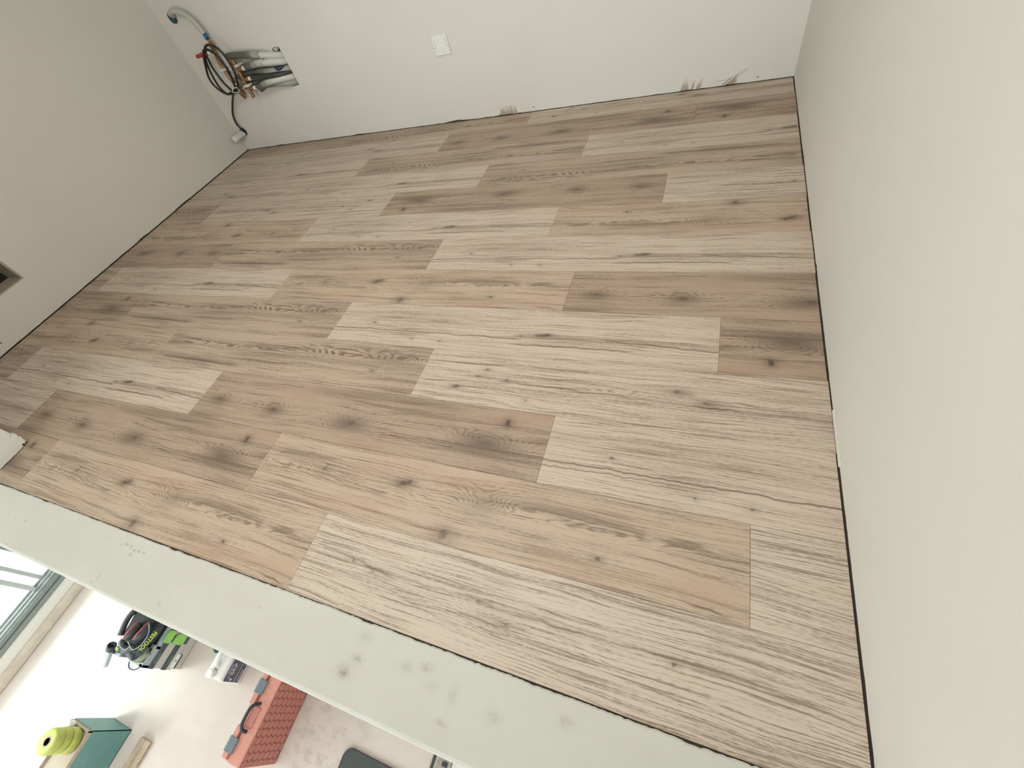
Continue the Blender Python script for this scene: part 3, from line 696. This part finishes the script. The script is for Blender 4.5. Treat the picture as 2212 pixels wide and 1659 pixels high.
# coiled black cable hung on the manifold
bm = NB()
rc = .0074
loops = [
 [(-3.335, 2.815, .690), (-3.312, 2.808, .707), (-3.272, 2.800, .724), (-3.238, 2.800, .727), (-3.189, 2.800, .707), (-3.162, 2.800, .662), (-3.157, 2.800, .59), (-3.176, 2.800, .525), (-3.225, 2.802, .463), (-3.250, 2.806, .447)],
 [(-3.350, 2.812, .668), (-3.331, 2.812, .698), (-3.281, 2.810, .702), (-3.234, 2.810, .656), (-3.222, 2.810, .595), (-3.238, 2.812, .523), (-3.262, 2.812, .460)],
 [(-3.322, 2.806, .706), (-3.345, 2.800, .680), (-3.386, 2.800, .629), (-3.433, 2.800, .557), (-3.430, 2.800, .496), (-3.380, 2.802, .443), (-3.33, 2.802, .440), (-3.294, 2.802, .450), (-3.240, 2.802, .458)],
 [(-3.352, 2.816, .688), (-3.372, 2.818, .655), (-3.404, 2.820, .590), (-3.420, 2.820, .501), (-3.392, 2.818, .440), (-3.345, 2.812, .432), (-3.296, 2.808, .436), (-3.25, 2.808, .450)],
 [(-3.345, 2.822, .680), (-3.356, 2.824, .640), (-3.366, 2.824, .599), (-3.355, 2.822, .514), (-3.325, 2.818, .458), (-3.294, 2.814, .446), (-3.25, 2.814, .447)]]
for l in loops: tube(bm, l, rc, 8, 7)
tube(bm, [(-3.255, 2.806, .455), (-3.290, 2.825, .430), (-3.355, 2.845, .420), (-3.430, 2.865, .378), (-3.493, 2.876, .330), (-3.545, 2.884, .285), (-3.574, 2.888, .24), (-3.580, 2.888, .20), (-3.562, 2.886, .165), (-3.575, 2.900, .148), (-3.59, YB + .03, .140)], rc, 8, 8)
t2 = thing('black_cable', 'coil of black cable hung over the manifold, its end running down to the corner', 'cable', (-3.3, 2.82, .45))
part('cable', bm, RUBBER, t2)
bm = NB(); tube(bm, [(-3.243, 2.79, .470), (-3.268, 2.788, .462), (-3.290, 2.790, .448), (-3.270, 2.80, .436), (-3.235, 2.80, .440), (-3.225, 2.797, .462), (-3.243, 2.79, .470)], .0028, 6, 5); part('cable_tie', bm, CLAMP, t2)

# conduit stub in the corner
t3 = thing('conduit_stub', 'short white plastic tube poking out of the far wall low in the left corner', 'pipe', (-3.60, YB, .125))
ax = Vector((-.60, -.78, -.16)).normalized()
bm = NB(); lathe(bm, [(.0225, 0), (.0225, .085), (.0245, .086), (.0245, .108), (.021, .112), (.016, .108), (.016, .04)], (-3.588, YB - .002, .137), ax, 22); part('tube', bm, WHITEP, t3)
bm = NB(); lathe(bm, [(.014, .10), (.012, .111)], (-3.588, YB - .002, .137), ax, 12); part('rusty_core', bm, simple('rusty_mouth', (.16, .07, .05), .8), t3)
bm = NB(); lathe(bm, [(.032, 0), (.030, .0035), (.024, .0035)], (-3.594, YB, .140), (0, -1, 0), 20); part('hole_rim', bm, VOID, t3)

# ================================================================ LOWER ROOM
# ---- stacked tool cases with gear on top
t = thing('tool_case_stack', 'pair of clipped grey tool cases with lime latches under a blue-grey tray', 'tool case', (-2.92, -.46, ZL))
CX0, CX1, CY0, CY1 = -3.06, -2.800, -.655, -.285
bm = NB(); box(bm, (CX0, CY0 + .006, ZL), (CX1 - .006, CY1 - .006, ZL + .07), 0, .008); box(bm, (CX0 - .004, CY0, ZL + .065), (CX1, CY1, ZL + .112), 0, .008); part('lower_case', bm, CASEG, t)
bm = NB(); box(bm, (CX0 - .003, CY0 - .001, ZL + .104), (CX1 + .003, CY1 + .001, ZL + .138), 0, .005); part('dark_band', bm, CASEB, t)
bm = NB(); box(bm, (CX0, CY0 + .002, ZL + .136), (CX1 - .002, CY1 - .002, ZL + .200), 0, .007); part('upper_case', bm, CASEG, t)
bm = NB(); box(bm, (CX0 - .003, CY0 - .001, ZL + .194), (CX1 + .003, CY1 + .001, ZL + .226), 0, .005); part('dark_band', bm, CASEB, t)
# vertical dark straps running down the front, as on the real cases
for y in (-.486,):
    for (z0, z1) in ((.075, .112), (.15, .2)):
        bm = NB(); box(bm, (CX1 - .002, y - .02, ZL + z0), (CX1 + .004, y + .02, ZL + z1), 0, .002); part('latch_strip', bm, CASEB, t)
def latch(y, z, w_, h):
    bm = NB(); pts = []
    for k in range(20):
        a = 2 * math.pi * k / 20; pts.append((CX1 + .003, y + w_ * math.copysign(abs(math.cos(a)) ** .55, math.cos(a)), z + h * math.copysign(abs(math.sin(a)) ** .7, math.sin(a))))
    prism(bm, pts, (.012, 0, 0)); part('latch', bm, LIME, t)
latch(-.484, ZL + .146, .030, .038); latch(-.478, ZL + .228, .036, .026)
bm = NB(); box(bm, (CX1 - .004, -.642, ZL + .058), (CX1 + .001, -.565, ZL + .088), 0, .001); lb = part('label_plate', bm, WHITEP, t)
text('6', .022, (CX1 + .0015, -.60, ZL + .073), (0, 1, 0), (0, 0, 1), BLACKP, t)
bm = NB(); box(bm, (CX1 - .004, -.642, ZL + .048), (CX1 + .001, -.565, ZL + .054)); part('dark_slot', bm, BLACKP, t)
bm = NB(); box(bm, (CX1 + .0030, -.628, ZL + .121 - .003), (CX1 + .0040, -.572, ZL + .121 + .002)); part('print_strip', bm, GRNT, t)
bm = NB(); box(bm, (CX1 + .0030, -.628, ZL + .210 - .003), (CX1 + .0040, -.572, ZL + .210 + .002)); part('print_strip', bm, GRNT, t)
# tray with walls
bm = NB()
tz0, tz1 = ZL + .226, ZL + .275
box(bm, (CX0, CY0, tz0), (CX1, CY1, tz0 + .008)); box(bm, (CX1 - .03, CY0, tz0), (CX1, CY0 + .12, tz1), 0, .003); box(bm, (CX1 - .018, CY0 + .1, tz0), (CX1, CY1, tz1 - .012), 0, .003)
box(bm, (CX0, CY0, tz0), (CX0 + .018, CY1, tz1 + .02), 0, .003); box(bm, (CX0, CY0, tz0), (CX0 + .07, CY0 + .018, tz1 + .02), 0, .003); box(bm, (CX1 - .13, CY0, tz0), (CX1, CY0 + .018, tz1), 0, .003)
box(bm, (CX0 + .05, CY0 + .002, tz0), (CX1 - .10, CY0 + .016, tz0 + .025)); box(bm, (CX0, CY1 - .018, tz0), (CX1, CY1, tz1), 0, .003)
part('tray', bm, TRAYB, t)
bm = NB(); box(bm, (CX1 - .024, CY0 + .022, tz1), (CX1 - .006, CY0 + .10, tz1 + .0012)); part('tray_window', bm, BLACKP, t)
bm = NB(); tube(bm, [(CX1 - .02, CY0 + .0, tz1 - .01), (CX1 - .045, CY0 - .022, tz1 - .008), (CX1 - .09, CY0 - .028, tz1 - .008), (CX1 - .12, CY0 - .01, tz1 - .01), (CX1 - .12, CY0 + .008, tz1 - .01)], .0035, 8, 5); part('wire_loop', bm, BLACKP, t)

# dust-extractor style black machine body in the tray
t = thing('black_tool_bag', 'black tool bag with a green lettered strap lying in the blue-grey tray', 'tool bag', (-2.92, -.45, tz0 + .008))
bm = NB()
bmesh.ops.create_cube(bm, size=1)
bmesh.ops.subdivide_edges(bm, edges=bm.edges, cuts=5, use_grid_fill=True)
for v_ in bm.verts:
    p = v_.co * 2; l = (abs(p.x) ** 4 + abs(p.y) ** 4 + abs(p.z) ** 4) ** .25; p = p / max(l, .001)
    dz = .006 * math.sin(p.x * 7 + p.y * 4)
    v_.co = Vector((-2.925 + p.x * .105, -.432 + p.y * .150, tz0 + .009 + .066 + p.z * .064 + dz))
part('bag_body', bm, BLACKF, t, smooth=True)
zt = tz0 + .145
bm = NB(); tube(bm, [(-3.02, -.55, zt - .02), (-3.025, -.45, zt), (-2.99, -.33, zt - .01)], .016, 10, 6); part('padded_edge', bm, BLACKP, t)
bm = NB(); tube(bm, [(-2.985, -.575, zt - .03), (-2.90, -.600, zt - .012), (-2.83, -.565, zt - .012)], .019, 10, 6); part('padded_edge', bm, BLACKP, t)
def strap(pts, w_, nrm, name, mat, par):
    bm = NB(); path = smooth_path(pts, 6); prev = None
    for i, c in enumerate(path):
        d = (path[min(i + 1, len(path) - 1)] - path[max(i - 1, 0)]).normalized(); s = d.cross(Vector(nrm)).normalized() * w_ / 2; nn = Vector(nrm).normalized() * .0015
        q = [bm.verts.new(c + s + nn), bm.verts.new(c - s + nn), bm.verts.new(c - s - nn), bm.verts.new(c + s - nn)]
        if prev:
            for k in range(4): bm.faces.new((prev[k], prev[(k + 1) % 4], q[(k + 1) % 4], q[k]))
        prev = q
    bmesh.ops.recalc_face_normals(bm, faces=bm.faces); return part(name, bm, mat, par)
nrm = Vector((.55, -.15, .8)).normalized()
A_, B_ = Vector((-2.740, -.590, zt - .010)), Vector((-2.675, -.440, zt + .012))
A_ = Vector((-2.795, -.585, zt - .012)); B_ = Vector((-2.735, -.440, zt + .006))
sp = strap([Vector((-2.90, -.615, zt - .012)), A_, (A_ + B_) / 2 + nrm * .004, B_, B_ + Vector((-.02, .09, .0))], .034, nrm, 'strap', BLACKF, t)
dirn = (A_ - B_).normalized(); mid = (A_ + B_) / 2 + nrm * .0072
text('FESTOOL', .030, mid, dirn, nrm.cross(dirn), TEXTG, t)
text('FES', .024, Vector((-2.935, -.607, zt + .010)), (1, .1, .1), (0, 1, .6), TEXTG, t)
bm = NB(); lathe(bm, [(.020, -.06), (.024, -.055), (.024, .05), (.02, .055)], (-2.865, -.60, zt - .028), (1, -.1, .0), 14); part('roll_pouch', bm, BLACKP, t)

# ear defenders
t = thing('ear_defenders', 'black ear defenders with red rims lying on the black tool bag', 'ear defenders', (-2.84, -.49, zt))
for (cx, cy, cz, mm) in ((-2.905, -.500, zt + .020, BLACKP), (-2.825, -.482, zt + .022, BLACKP)):
    ax = Vector((-.75, .18, .55)).normalized()
    bm = NB(); u = Vector((.18, .98, 0)); 
    lathe(bm, [(.012, -.030), (.034, -.026), (.044, -.010), (.046, .002), (.040, .010), (.02, .014)], (0, 0, 0), (0, 0, 1), 24)
    z_ = ax; y_ = (u - z_ * u.dot(z_)).normalized(); x_ = y_.cross(z_)
    mt = Matrix.Translation((cx, cy, cz)) @ Matrix((x_, y_, z_)).transposed().to_4x4() @ Matrix.Diagonal((.78, 1.15, 1, 1))
    bmesh.ops.transform(bm, matrix=mt, verts=bm.verts); c = part('ear_cup', bm, mm, t)
    bm = NB(); pts = [mt @ Vector((.043 * math.cos(a), .043 * math.sin(a), .006)) for a in [math.pi * 2 * k / 18 for k in range(19)]]
    tube(bm, pts, .0048, 6, 1, caps=False); part('red_rim', bm, MUFFRED, c)
bm = NB(); tube(bm, [(-2.86, -.545, zt + .04), (-2.80, -.57, zt + .03), (-2.76, -.535, zt + .03), (-2.75, -.47, zt + .04), (-2.79, -.43, zt + .045)], .0022, 6, 6); part('wire_band', bm, ALULT, t)
bm = NB(); tube(bm, [(-2.94, -.54, zt + .03), (-2.93, -.58, zt + .02), (-2.87, -.59, zt + .018), (-2.83, -.56, zt + .028)], .0022, 6, 6); part('wire_band', bm, ALULT, t)

# olive ribbed hose
t = thing('ribbed_hose', 'olive ribbed hose tucked under the black tool bag in the tray', 'hose', (-2.86, -.61, tz0 + .03))
bm = NB(); tube(bm, [(-2.955, -.600, tz0 + .040), (-2.90, -.622, tz0 + .046), (-2.845, -.612, tz0 + .050), (-2.815, -.570, tz0 + .054)], .025, 14, 12, rib=.0018); part('hose', bm, OLIVE, t)
bm = NB(); tube(bm, [(-2.99, -.40, zt - .012), (-2.985, -.36, zt - .008), (-2.975, -.31, zt - .012)], .024, 14, 12, rib=.0018); part('hose', bm, OLIVE, t)

# green and grey tube hanging over the corner of the tray
t = thing('marker_tube', 'light green and grey tube with dark open mouth hanging over the corner of the tray', 'tube', (-3.08, -.68, -1.30))
a = Vector((-3.118, -.722, -1.345)); b = Vector((-3.052, -.628, -1.262))
bm = NB(); tube(bm, [a, a.lerp(b, .5), b], lambda s: .014 + .006 * s, 14, 3); part('tube_body', bm, LIMEPALE, t)
bm = NB(); d = (b - a).normalized(); lathe(bm, [(.021, -.012), (.024, -.008), (.024, .026), (.018, .028), (.016, .005)], b, d, 18); part('tube_mouth', bm, BLACKP, t)
bm = NB(); o_ = Vector((.013, -.004, .002)); tube(bm, [a + o_ - d * .006, a.lerp(b, .5) + o_, b + o_ - d * .012], .0135, 10, 3); part('grey_grip', bm, TRAYB, t)

# ---- round disc
t = thing('round_lid', 'small round lid with dark blue-green centre flat on the lower floor', 'lid', (-2.60, -.455, ZL))
bm = NB(); lathe(bm, [(.040, 0), (.046, .004), (.046, .012), (.040, .016), (.036, .012)], (-2.60, -.455, ZL), (0, 0, 1), 30); part('rim', bm, DISCR, t)
bm = NB(); lathe(bm, [(.035, .008), (.035, .0135)], (-2.60, -.455, ZL), (0, 0, 1), 30); part('film', bm, DISC, t)

# ---- white jerrycan
t = thing('white_jerrycan', 'white plastic jerrycan with a navy printed label', 'jerrycan', (-2.385, -.48, ZL))
JX0, JX1, JY0, JY1 = -2.455, -2.315, -.582, -.378
bm = NB(); box(bm, (JX0, JY0, ZL), (JX1, JY1, ZL + .165), 0, .014, 3)
for v_ in bm.verts:
    h = (v_.co.z - ZL) / .165
    if h > .8: v_.co.x += (-2.385 - v_.co.x) * (h - .8) * .9; v_.co.y += (-.48 - v_.co.y) * (h - .8) * .5
part('body', bm, WHITEP, t, smooth=True)
bm = NB(); lathe(bm, [(.020, -.02), (.020, .0), (.024, .001), (.024, .026), (.021, .030)], (-2.385, -.553, ZL + .172), (0, 0, 1), 26); part('cap', bm, WHITEP, t)
bm = NB(); tube(bm, [(-2.385, -.520, ZL + .155), (-2.385, -.505, ZL + .183), (-2.385, -.465, ZL + .196), (-2.385, -.425, ZL + .192), (-2.385, -.402, ZL + .160)], .015, 12, 6); part('handle', bm, WHITEP, t)
bm = NB(); box(bm, (JX1 - .001, JY0 + .012, ZL + .022), (JX1 + .0012, JY1 - .012, ZL + .140)); lab = part('label', bm, NAVY, t)
for (z0, z1, y0, y1, m_) in ((.056, .061, JY0 + .012, JY1 - .012, SILV), (.030, .038, -.565, -.50, SILV), (.030, .038, -.48, -.42, SILV)):
    bm = NB(); box(bm, (JX1 + .001, y0, ZL + z0), (JX1 + .0018, y1, ZL + z1)); part('label_stripe', bm, m_, lab)
text('GRIP', .030, (JX1 + .0022, -.505, ZL + .106), (0, 1, 0), (0, 0, 1), TEXTW, t)
text('ATOR', .024, (JX1 + .0022, -.500, ZL + .083), (0, 1, 0), (0, 0, 1), GRNT, t)
bm = NB(); box(bm, (JX1 + .001, -.535, ZL + .1275), (JX1 + .0018, -.480, ZL + .1305)); part('label_stripe', bm, TEXTW, lab)
text('4', .034, (JX1 + .0022, -.558, ZL + .092), (0, 1, 0), (0, 0, 1), TEXTW, t)
text('L', .018, (JX1 + .0022, -.545, ZL + .118), (0, 1, 0), (0, 0, 1), TEXTW, t)
bm = NB(); lathe(bm, [(.017, 0), (.017, .0008)], (JX1 + .001, -.430, ZL + .124), (1, 0, 0), 20); part('label_badge', bm, YELG, lab)
text('H', .014, (JX1 + .0022, -.430, ZL + .098), (0, 1, 0), (0, 0, 1), TEXTW, t)

# ---- coral red case standing on its long side
t = thing('red_tool_case', 'coral red hard case with honeycomb side, grey latches and black handle', 'tool case', (-1.893, -.58, ZL))
RX0, RX1, RY0, RY1, RZ = -1.955, -1.832, -.806, -.34, ZL + .28
bm = NB(); box(bm, (RX0 + .040, RY0, ZL), (RX1, RY1, RZ), 0, .006); box(bm, (RX0, RY0 + .004, ZL + .01), (RX0 + .036, RY1 - .004, RZ - .002), 0, .006)
box(bm, (RX0 + .03, RY0 + .006, ZL + .004), (RX0 + .046, RY1 - .006, RZ - .012)); case = part('shell', bm, RED, t)
# raised rim band around the lid joint
bm = NB(); box(bm, (RX0 + .003, RY0 + .012, RZ - .003), (RX0 + .034, -.66, RZ + .010), 0, .002); box(bm, (RX0 + .003, -.565, RZ - .003), (RX0 + .034, RY1 - .01, RZ + .010), 0, .002); part('rim_rail', bm, RED, t)
# honeycomb relief on the broad side: raised hexagon pads
bm = NB(); hr = .0225; n_ = 0; box(bm, (RX1 - .001, RY0 + .006, ZL + .006), (RX1 + .0004, RY1 - .006, RZ - .008), 1)
for i in range(-1, 16):
    for j in range(-1, 11):
        cy = RY0 + .014 + i * hr * 1.5; cz = ZL + .016 + j * hr * math.sqrt(3) + (hr * .866 if i % 2 else 0)
        pts = []
        for k in range(6):
            a = math.pi / 3 * k; py = min(max(cy + hr * .91 * math.cos(a), RY0 + .008), RY1 - .008); pz = min(max(cz + hr * .91 * math.sin(a), ZL + .010), RZ - .010); pts.append((RX1, py, pz))
        if max(p[1] for p in pts) - min(p[1] for p in pts) < .008 or max(p[2] for p in pts) - min(p[2] for p in pts) < .008: continue
        A = Vector(pts[0]); 
        uniq = []
        for p in pts:
            if not uniq or (Vector(p) - Vector(uniq[-1])).length > 1e-4: uniq.append(p)
        if (Vector(uniq[0]) - Vector(uniq[-1])).length < 1e-4: uniq.pop()
        if len(uniq) < 3: continue
        c_ = sum((Vector(p) for p in uniq), Vector()) / len(uniq)
        lo = [bm.verts.new(p) for p in uniq]; hi = [bm.verts.new(c_ + (Vector(p) - c_) * .93 + Vector((.0026, 0, 0))) for p in uniq]
        m_ = len(lo)
        for k in range(m_): bm.faces.new((lo[k], lo[(k + 1) % m_], hi[(k + 1) % m_], hi[k]))
        bm.faces.new(hi)
bmesh.ops.recalc_face_normals(bm, faces=bm.faces)
o = part('honeycomb_relief', bm, [REDHEX, simple('groove_shade_red', (.24, .085, .07), .7)], t); o['kind'] = 'stuff'  # groove shade painted as a dark red plate behind the pads
for (y0, y1) in ((-.770, -.706), (-.516, -.452)):
    bm = NB(); box(bm, (RX0 - .004, y0, RZ - .004), (RX0 + .050, y1, RZ + .014), 0, .003)
    for k in range(6): box(bm, (RX0 + .006 + k * .007, y0 + .001, RZ + .013), (RX0 + .0095 + k * .007, y1 - .001, RZ + .0155))
    part('latch', bm, LATCH, t)
bm = NB(); tube(bm, [(-1.890, -.672, RZ - .004), (-1.896, -.668, RZ + .024), (-1.902, -.650, RZ + .040), (-1.904, -.610, RZ + .044), (-1.902, -.572, RZ + .040), (-1.896, -.554, RZ + .024), (-1.890, -.550, RZ - .004)], .0085, 10, 6); part('handle', bm, HANDLE, t)
bm = NB(); box(bm, (-1.915, -.655, RZ - .001), (-1.870, -.565, RZ + .002), 0, .004); part('handle_recess', bm, REDHEX, t)
for k, (x, c_) in enumerate(((-1.900, BLACKP), (-1.868, BLACKP), (-1.925, WHITEP))):
    bm = NB(); box(bm, (x - .009, RY0 - .006, RZ - .06), (x + .009, RY0 + .002, RZ - .03), 0, .003); part('end_clip', bm, c_, t)

# ---- teal box with rolls
t = thing('teal_box', 'open teal box with brown inner flap standing on the lower floor', 'box', (-2.975, -1.14, ZL))
TX0, TX1, TY0, TY1, TH = -3.075, -2.885, -1.30, -.990, .235
bm = NB(); th = .004
for a, b in (((TX0, TY0, ZL), (TX1, TY1, ZL + .004)), ((TX0, TY0, ZL), (TX0 + th, TY1, ZL + TH)), ((TX1 - th, TY0, ZL), (TX1, TY1, ZL + TH)), ((TX0, TY0, ZL), (TX1, TY0 + th, ZL + TH)), ((TX0, TY1 - th, ZL), (TX1, TY1, ZL + TH))): box(bm, a, b)
part('box_wall', bm, TEAL, t)
bm = NB(); i_ = .006
for a, b in (((TX0 + th, TY0 + th, ZL + .10), (TX0 + th + i_, TY1 - th, ZL + TH + .022)), ((TX1 - th - i_, TY0 + th, ZL + .10), (TX1 - th, TY1 - th, ZL + TH + .022)), ((TX0 + th, TY1 - th - i_, ZL + .10), (TX1 - th, TY1 - th, ZL + TH + .022)), ((TX0 + th, TY0 + th, ZL + .004), (TX1 - th, TY1 - th, ZL + .12))): box(bm, a, b)
part('inner_lining', bm, CARTON, t)
bm = NB(); box(bm, (TX0 + .012, TY0 + .012, ZL + TH - .012), (TX1 - .012, TY1 - .012, ZL + TH + .006)); part('folded_flap', bm, CARTON, t)
for k, (z_, dx, lbl) in enumerate(((.2415, .0, 'lowest of three yellow-green rolls stacked on the teal box'), (.2905, -.006, 'middle of three yellow-green rolls stacked on the teal box'), (.3395, .004, 'topmost of three yellow-green rolls stacked on the teal box'))):
    tr = thing('tape_roll', lbl, 'roll', (-2.975 + dx, -1.062, ZL + z_), 'yellow-green rolls on the teal box')
    bm = NB(); prof = [(.026, .001), (.050, 0), (.058, .003), (.061, .012), (.061, .036), (.058, .045), (.050, .048), (.026, .047)]
    lathe(bm, prof, (-2.975 + dx, -1.062, ZL + z_), (0, 0, 1), 30); part('roll', bm, ROLL, tr)
    bm = NB(); lathe(bm, [(.026, .0465), (.022, .0485), (.018, .047)], (-2.975 + dx, -1.062, ZL + z_), (0, 0, 1), 20); part('core', bm, CARTON, tr)
t = thing('screw_lid', 'white plastic lid perched on the far rim of the teal box', 'lid', (-3.03, -1.012, ZL + TH))
bm = NB(); lathe(bm, [(.021, 0), (.024, .003), (.024, .030), (.020, .034), (.006, .036)], (-3.035, -1.012, ZL + TH + .022), (0, 0, 1), 22); part('cap_body', bm, WHITEP, t)

# ---- wooden batten pieces
t = thing('wood_batten', 'short pale wood batten lying on the lower floor beside the teal box', 'wood offcut', (-2.72, -1.20, ZL))
bm = NB(); box(bm, (-2.770, -1.46, ZL), (-2.728, -.986, ZL + .022), 0, .0015); part('strip', bm, WOODB, t)
bm = NB(); box(bm, (-2.727, -1.46, ZL), (-2.684, -.986, ZL + .020), 0, .0015); part('strip', bm, WOODB, t)

# ---- dark slab, tub and sheet at the bottom
def rounded(x0, y0, x1, y1, r, z, n=8):
    pts = []
    for cx, cy, a0 in ((x1 - r, y1 - r, 0), (x0 + r, y1 - r, 90), (x0 + r, y0 + r, 180), (x1 - r, y0 + r, 270)):
        for k in range(n + 1):
            a = math.radians(a0 + 90 * k / n); pts.append((cx + r * math.cos(a), cy + r * math.sin(a), z))
    return pts
t = thing('dark_floor_mat', 'thin dark grey mat with rounded corners on the pinkish lower floor', 'mat', (-1.2, -.85, ZL))
bm = NB(); prism(bm, rounded(-1.455, -1.10, -1.03, -.600, .045, ZL), (0, 0, .012)); part('mat', bm, SLATE, t)
bm = NB(); path = rounded(-1.455, -1.10, -1.03, -.600, .045, ZL + .010); tube(bm, path + [path[0]], .004, 6, 1, caps=False); part('rim', bm, simple('violet_black_rim', (.05, .03, .06), .5), t)
t = thing('pale_tub', 'pale plastic mixing tub with rounded corner against the foot of the ledge', 'tub', (-.88, -.50, ZL))
bm = NB(); ou = rounded(-.945, -.80, -.865, -.40, .022, ZL); prism(bm, ou, (0, 0, .035)); part('tub_body', bm, STEEL, t)
bm = NB(); prism(bm, rounded(-.938, -.79, -.872, -.41, .018, ZL + .035), (0, 0, .002)); part('dried_mortar', bm, MORTAR, t)
bm = NB(); box(bm, (-.905, -.498, ZL + .035), (-.878, -.480, ZL + .046), 0, .003); part('tub_grip', bm, HANDLE, t)
t = thing('dark_channel', 'dark strip lying on the lower floor between pink screed and pale tub', 'strip', (-.965, -.6, ZL))
bm = NB(); box(bm, (-.972, -.95, ZL), (-.948, -.30, ZL + .004)); part('channel', bm, SLATE, t)
bm = NB(); box(bm, (-.981, -.95, ZL), (-.972, -.30, ZL + .008), 0, .002); part('channel_edge', bm, STEEL, t)
t = thing('white_board', 'white board lying beside the pale tub near the ledge', 'board', (-.75, -.6, ZL))
bm = NB(); box(bm, (-.862, -.95, ZL), (-.60, -.32, ZL + .018), 0, .002); part('board', bm, PAINTED, t)
